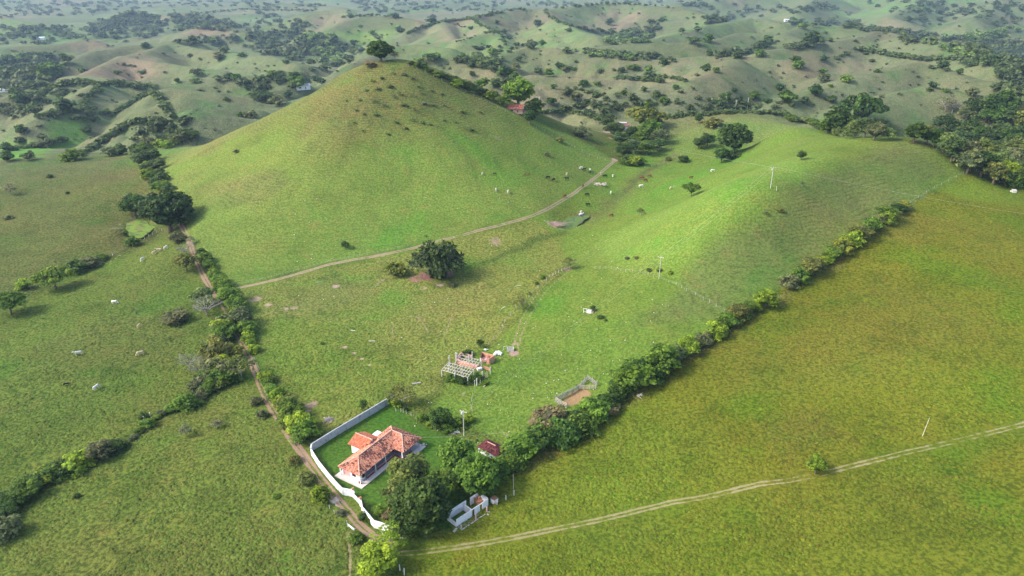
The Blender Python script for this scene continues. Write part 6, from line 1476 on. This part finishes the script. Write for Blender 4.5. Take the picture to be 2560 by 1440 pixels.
# ---------------------------------------------------------------- cattle
def cow_mesh(name, graze):
    """one continuous skin over a four-legged skeleton, 2.2 m long"""
    J = [((.0, 0, 1.12), .30, .36), ((.55, 0, 1.14), .30, .38), ((-.6, 0, 1.16), .27, .32), ((.85, 0, 1.22), .22, .28), ((-.85, 0, 1.14), .18, .24)]
    E = [(0, 1), (0, 2), (1, 3), (2, 4)]
    if graze: J += [((1.15, 0, .85), .13, .16), ((1.32, 0, .48), .12, .15), ((1.40, 0, .20), .075, .085)]
    else: J += [((1.12, 0, 1.42), .13, .17), ((1.36, 0, 1.58), .13, .15), ((1.64, 0, 1.42), .075, .085)]
    E += [(3, 5), (5, 6), (6, 7)]
    k = 8
    for x, top, sx in ((.68, 1, 1), (-.72, 2, -1)):
        for s_ in (-1, 1):
            J += [((x, .2 * s_, .85), .14, .15), ((x + (.03 if sx > 0 else -.10), .2 * s_, .46), .075, .08), ((x + .02, .2 * s_, .12), .05, .05), ((x + .06, .2 * s_, .0), .055, .06)]
            E += [(top, k), (k, k + 1), (k + 1, k + 2), (k + 2, k + 3)]; k += 4
    J += [((-1.05, 0, 1.0), .05, .05), ((-1.12, 0, .6), .035, .035), ((-1.1, 0, .45), .05, .05)]; E += [(4, k), (k, k + 1), (k + 1, k + 2)]; k += 3
    hd = 6
    for s_ in (-1, 1): J.append(((J[hd][0][0] - .06, .26 * s_, J[hd][0][2] + .08), .04, .06)); E.append((hd, k)); k += 1
    J.append(((.55, 0, 1.56), .09, .09)); E.append((1, k))     # zebu hump
    me = bpy.data.meshes.new(name); me.from_pydata([j[0] for j in J], E, []); o = bpy.data.objects.new(name, me); COL.objects.link(o)
    mod = o.modifiers.new('skin', 'SKIN'); o.modifiers.new('sub', 'SUBSURF').levels = 1
    for v, j in zip(me.skin_vertices[0].data, J): v.radius = (j[1], j[2])
    me.skin_vertices[0].data[0].use_root = True
    dg = bpy.context.evaluated_depsgraph_get(); out = bpy.data.meshes.new_from_object(o.evaluated_get(dg)); out.name = name
    bpy.data.objects.remove(o); out.polygons.foreach_set('use_smooth', np.ones(len(out.polygons), bool)); out.materials.clear(); out.materials.append(M_HIDE)
    return out
def mat_hide():
    m, nt, b = nodes_of('hide'); oi = N(nt, 'ShaderNodeObjectInfo'); p = N(nt, 'ShaderNodeTexCoord').outputs['Object']
    nt.links.new(mix(nt, noise(nt, p, 2.5, 3), mix(nt, 1.0, oi.outputs['Color'], (.75, .74, .72), 'MULTIPLY'), mix(nt, 1.0, oi.outputs['Color'], (1.12, 1.12, 1.1), 'MULTIPLY')), b.inputs['Base Color']); b.inputs['Roughness'].default_value = .7
    return m
M_HIDE = mat_hide()
COWS = [cow_mesh('cow', True), cow_mesh('cow', False)]
HC = {'white': (.72, .69, .62), 'cream': (.62, .48, .32), 'black': (.012, .011, .012), 'brown': (.20, .075, .035)}
HERD = [
    (287, 760, 'white', 0, 'standing broadside in the field across the lane from the pale thicket'), (197, 888, 'white', .6, 'in the field across the lane, lower than the broadside one'), (241, 974, 'white', 1.2, 'lowest in the field across the lane'), (352, 888, 'cream', .7, 'grazing in the field across the lane beside the green patch'), (346, 819, 'cream', 1.4, 'small calf in the field across the lane'), (167, 964, 'black', .4, 'small dark calf in the field across the lane'),
    (415, 623, 'white', 1.2, 'uppermost of the four below the algae pond'), (399, 629, 'cream', .2, 'second of the four below the algae pond'), (386, 636, 'cream', 1.0, 'third of the four below the algae pond'), (357, 652, 'white', 1.4, 'lowest of the four below the algae pond'), (360, 543, 'white', 1.3, 'at the edge of the algae pond beneath the black fig'),
    (1206, 436, 'white', 1.2, 'uphill beside a small black one on the cone hill'), (1236, 437, 'black', .4, 'small, beside the white one high on the cone hill'), (1240, 478, 'white', 1.5, 'upper of two alone on the cone hill slope'), (1270, 483, 'white', 1.4, 'lower of two alone on the cone hill slope'), (1312, 438, 'brown', .1, 'upper brown calf on the cone hill'), (1321, 438, 'brown', .3, 'second brown calf on the cone hill'),
    (1370, 447, 'black', .4, 'first of the black trio above the hill track'), (1383, 453, 'black', .9, 'second of the black trio above the hill track'), (1417, 450, 'black', .3, 'third of the black trio above the hill track'), (1417, 439, 'cream', 1.3, 'behind the black trio above the hill track'), (1453, 423, 'white', .5, 'uppermost, touching a black one above the hill track'), (1460, 427, 'black', .2, 'touching the uppermost white one above the hill track'), (1475, 428, 'white', 1.5, 'in front of a black one near the track top'), (1475, 433, 'black', 1.5, 'behind a white one near the track top'),
    (1503, 438, 'cream', 1.2, 'standing on the hill track'), (1512, 443, 'black', .2, 'between the hill track and a white one'), (1532, 442, 'white', 1.3, 'just past the hill track beside a black one'), (1457, 468, 'brown', 1.2, 'on the hill track beside the rubble heap'), (1412, 494, 'brown', .8, 'dark, on the hill track below the rubble heap'), (1467, 490, 'black', .1, 'below the rubble heap'), (1470, 515, 'black', .5, 'on the bank above the reedy pond'), (1527, 485, 'white', 1.4, 'on the creek below the rubble heap'), (1453, 534, 'white', 1.1, 'at the far shore of the reedy pond'), (1452, 541, 'white', .3, 'wading at the reedy pond'),
    (1605, 448, 'brown', .2, 'first of three brown on the slope above the big white bull'), (1623, 443, 'brown', .1, 'second of three brown, nearest the saddle'), (1614, 455, 'brown', .6, 'third of three brown, directly above the big white bull'), (1602, 469, 'white', .15, 'big white bull on the slope'), (1528, 542, 'brown', .5, 'alone on the slope past the reedy pond'), (1727, 447, 'brown', .2, 'above the lone spreading tree'), (1782, 430, 'white', .1, 'lying high on the slope before the transformer pole'), (1676, 474, 'cream', 1.2, 'beside the bare patch on the open slope')]
for i, (u, v, c, ry, lb) in enumerate(HERD):
    p = at(u, v); s_ = 1.12 if 'bull' in lb else (.68 if 'calf' in lb or 'small' in lb else 1.0)
    s_ *= 1.05
    o = link('cow', COWS[i % 3 == 1], None, p, ry + (math.pi if i % 2 else 0), (s_, s_, s_)); o.color = (*HC[c], 1)
    tag(o, f'{c} cow, {lb}', 'cow', 'cattle on the farm')

# ---------------------------------------------------------------- heaps and leftovers
def heap(name, label, cat, u, v, n, L, spread, mt, r=.05, thick=1.0):
    p = at(u, v); rr = random.Random(u + v); m = MB()
    for k in range(n):
        a = rr.uniform(0, 6.28); x, y = rr.gauss(0, spread), rr.gauss(0, spread * .7); z = max(.05, .5 * thick * math.exp(-(x * x + y * y) / (2 * spread * spread)) * rr.uniform(.1, 1.3)); l = L * rr.uniform(.5, 1.1) / 2
        d = Vector((math.cos(a), math.sin(a), rr.uniform(-.25, .35))).normalized() * l; c = Vector((x, y, z + .1)); m.tube([c - d, c * .6, c + d], [r * rr.uniform(.7, 1.3), r, r * .5], 5)
    return tag(m.build(name, mt, None, p), label, cat)
M_BRUSH = mat_plain('dry_brush', (.38, .27, .23), .3, 2.0, .95)
heap('brush_heap', 'low heap of dry pinkish brush on the bank of the reedy pond', 'brush', 1385, 560, 240, 3.0, 2.1, M_BRUSH, .07)
heap('branch_heap', 'heap of bleached branches behind the grey garden wall', 'brush', 822, 1050, 30, 2.2, .8, M_TWIG, .06)
heap('branch_heap', 'tangle of bleached branches beside the pole behind the house', 'brush', 1140, 1082, 18, 2.0, .6, M_POST, .06)
heap('brush_heap', 'dry brush at the foot of the olive gap tree on the knoll', 'brush', 1418, 674, 50, 1.8, .9, M_BRUSH, .05)
heap('branch_heap', 'fallen dead branch on the field side of the long hedge', 'brush', 1598, 990, 6, 2.6, .5, M_POST, .06)
def rocks(name, label, cat, u, v, n, spread, size, mt, seed):
    p = at(u, v); rr = random.Random(seed); m = MB()
    for k in range(n):
        x, y = rr.gauss(0, spread), rr.gauss(0, spread * .6); s_ = size * rr.uniform(.5, 1.3); m.box((x, y, s_ * .3 + rr.uniform(0, .2)), (s_, s_ * rr.uniform(.5, 1), s_ * rr.uniform(.4, .8)), rr.uniform(0, 3))
    return tag(m.build(name, mt, None, p), label, cat)
rocks('rubble_heap', 'heap of pale brick rubble beside the hill track', 'rubble', 1495, 461, 46, 2.0, .8, mat_plain('rubble', (.52, .42, .37), .25, 2, .95), 3)
rocks('sack_heap', 'heap of bright white sacks in the grass beside the pink tank', 'sacks', 1244, 886, 12, .6, .8, M_WHITE, 4)
rocks('sack_heap', 'small white scrap lying uphill of the pink tank', 'scrap', 1217, 876, 4, .3, .5, M_WHITE, 5)
rocks('stone_trough', 'grey stone block lying alone at the top of the olive field', 'stone', 2533, 480, 4, .6, 1.6, M_CONC, 6)
rocks('blossom', 'white blossom on the garden shrub inside the white wall', 'flowers', 953, 1279, 14, .5, .22, M_WHITE, 7)
p = at(878, 1320); m = MB(); m.box((0, 0, .25), (2.0, .14, .5), -.75); m.box((.6, -.4, .15), (.8, .3, .25), -.4); tag(m.build('gate_slab', M_WORN, None, p), 'broken white gate slab lying on the lane verge', 'slab')
for u, v, a, lb in ((884, 827, -.3, 'thin pale plank lying in the damp pasture, upper'), (930, 853, 0, 'thin pale plank lying in the damp pasture, lower'), (1040, 960, .3, 'grey log lying in the grass before the ruined barn'), (1258, 770, .9, 'crooked white stick lying in the straw pasture'), (1295, 715, .3, 'short white plank lying below the knoll fence')):
    p = at(u, v); m = MB(); m.box((0, 0, .12), (2.2 if 'log' not in lb else 2.8, .16 if 'log' not in lb else .5, .12 if 'log' not in lb else .4), a); tag(m.build('fallen_plank', M_POST if 'log' not in lb else M_WOOD, None, p), lb, 'plank')
# white specks of litter and flowers in the pastures round the farm
rr = random.Random(12); m = MB()
for k in range(230):
    u, v = (rr.uniform(1000, 1700), rr.uniform(740, 1130)) if k < 150 else (rr.uniform(620, 1560), rr.uniform(480, 760))
    p = at(u, v)
    if bool(in_poly(np.array([p[0]]), np.array([p[1]]), Z_OLIVE)[0]): continue
    s_ = rr.uniform(.12, .32); m.box((p[0], p[1], p[2] + .12), (s_, s_ * .7, .14), rr.uniform(0, 3))
lt = m.build('pale_litter', M_POST); lt['kind'] = 'stuff'

# ---------------------------------------------------------------- grass tussocks: uncountable, one mesh
def tussocks(n, seed):
    rng = np.random.default_rng(seed)
    r = 1 / (112 ** -.6 + rng.random(n) * (360 ** -.6 - 112 ** -.6)) ** (1 / .6); a = np.radians(rng.uniform(-46, 46, n))
    x, y = r * np.sin(a), r * np.cos(a); z = ground(x, y); at_ = surf_attrs(x, y, z)
    keep = (rng.random(n) < .15 + .85 * at_['tuft'] ** 1.5) & (at_['dirt'] < .22) & (vnoise(x, y, 7, 301) + .6 * vnoise(x, y, 2.4, 302) > -.35) & ~in_poly(x, y, Z_YARD) & ~in_poly(x, y, POND_A) & ~in_poly(x, y, POND_B)
    x, y, z, r = x[keep], y[keep], z[keep], r[keep]; g = at_['gcol'][keep]; tf = at_['tuft'][keep]; m = len(x)
    k = 5; w = (.16 + .34 * rng.random(m) ** 2) * (.6 + .7 * tf); h = w * (.45 + .55 * rng.random(m))
    th = np.arange(k) * 2 * np.pi / k; ph = rng.random(m) * 6.28
    jr = .7 + .6 * rng.random((m, k))
    V = np.zeros((m, k + 1, 3))
    V[:, :k, 0] = x[:, None] + w[:, None] * jr * np.cos(th[None] + ph[:, None]); V[:, :k, 1] = y[:, None] + w[:, None] * jr * np.sin(th[None] + ph[:, None])
    V[:, :k, 2] = ground(V[:, :k, 0], V[:, :k, 1]) - .04
    V[:, k, 0] = x + .3 * w * rng.normal(size=m); V[:, k, 1] = y + .3 * w * rng.normal(size=m); V[:, k, 2] = z + h
    b = np.arange(m)[:, None] * (k + 1)
    F = np.stack([np.stack([b[:, 0] + i, b[:, 0] + (i + 1) % k, b[:, 0] + k], 1) for i in range(k)], 1).reshape(-1, 3)
    hue = rng.normal(size=(m, 1)); c = g * (1.04 + .16 * rng.normal(size=(m, 1))) * np.concatenate([1.02 + .08 * hue, .98 - .02 * hue, 1 + .05 * hue], 1)
    c = np.clip(c, .01, .5)
    me = mesh_from('grass', V.reshape(-1, 3), F, M_TUFT, False, {'gcol': np.repeat(c, k + 1, 0)})
    o = link('grass', me); o['kind'] = 'stuff'; return o
M_TUFT, nt_, b_ = nodes_of('tussock'); nt_.links.new(attr(nt_, 'gcol', 'Color'), b_.inputs['Base Color']); b_.inputs['Specular IOR Level'].default_value = .05; b_.inputs['Roughness'].default_value = .95
tussocks(150000, 5)

# ---------------------------------------------------------------- the air over the valley
zb = float(GZ.min()) - 4; 
hv = [(x, y, z) for z in (zb, 127.0) for x, y in ((-9800, -9800), (9800, -9800), (9800, 9800), (-9800, 9800))]
hm = bpy.data.materials.new('valley_air'); hm.use_nodes = True; hn = hm.node_tree; hn.nodes.clear()
vo = hn.nodes.new('ShaderNodeOutputMaterial'); pv = hn.nodes.new('ShaderNodeVolumePrincipled')
pv.inputs['Color'].default_value = (.56, .78, 1.0, 1); pv.inputs['Density'].default_value = .00008; pv.inputs['Anisotropy'].default_value = .1
hn.links.new(pv.outputs[0], vo.inputs['Volume'])
ho = link('haze', mesh_from('haze', hv, [(3, 2, 1, 0), (4, 5, 6, 7), (0, 1, 5, 4), (1, 2, 6, 5), (2, 3, 7, 6), (3, 0, 4, 7)], hm)); ho['kind'] = 'stuff'
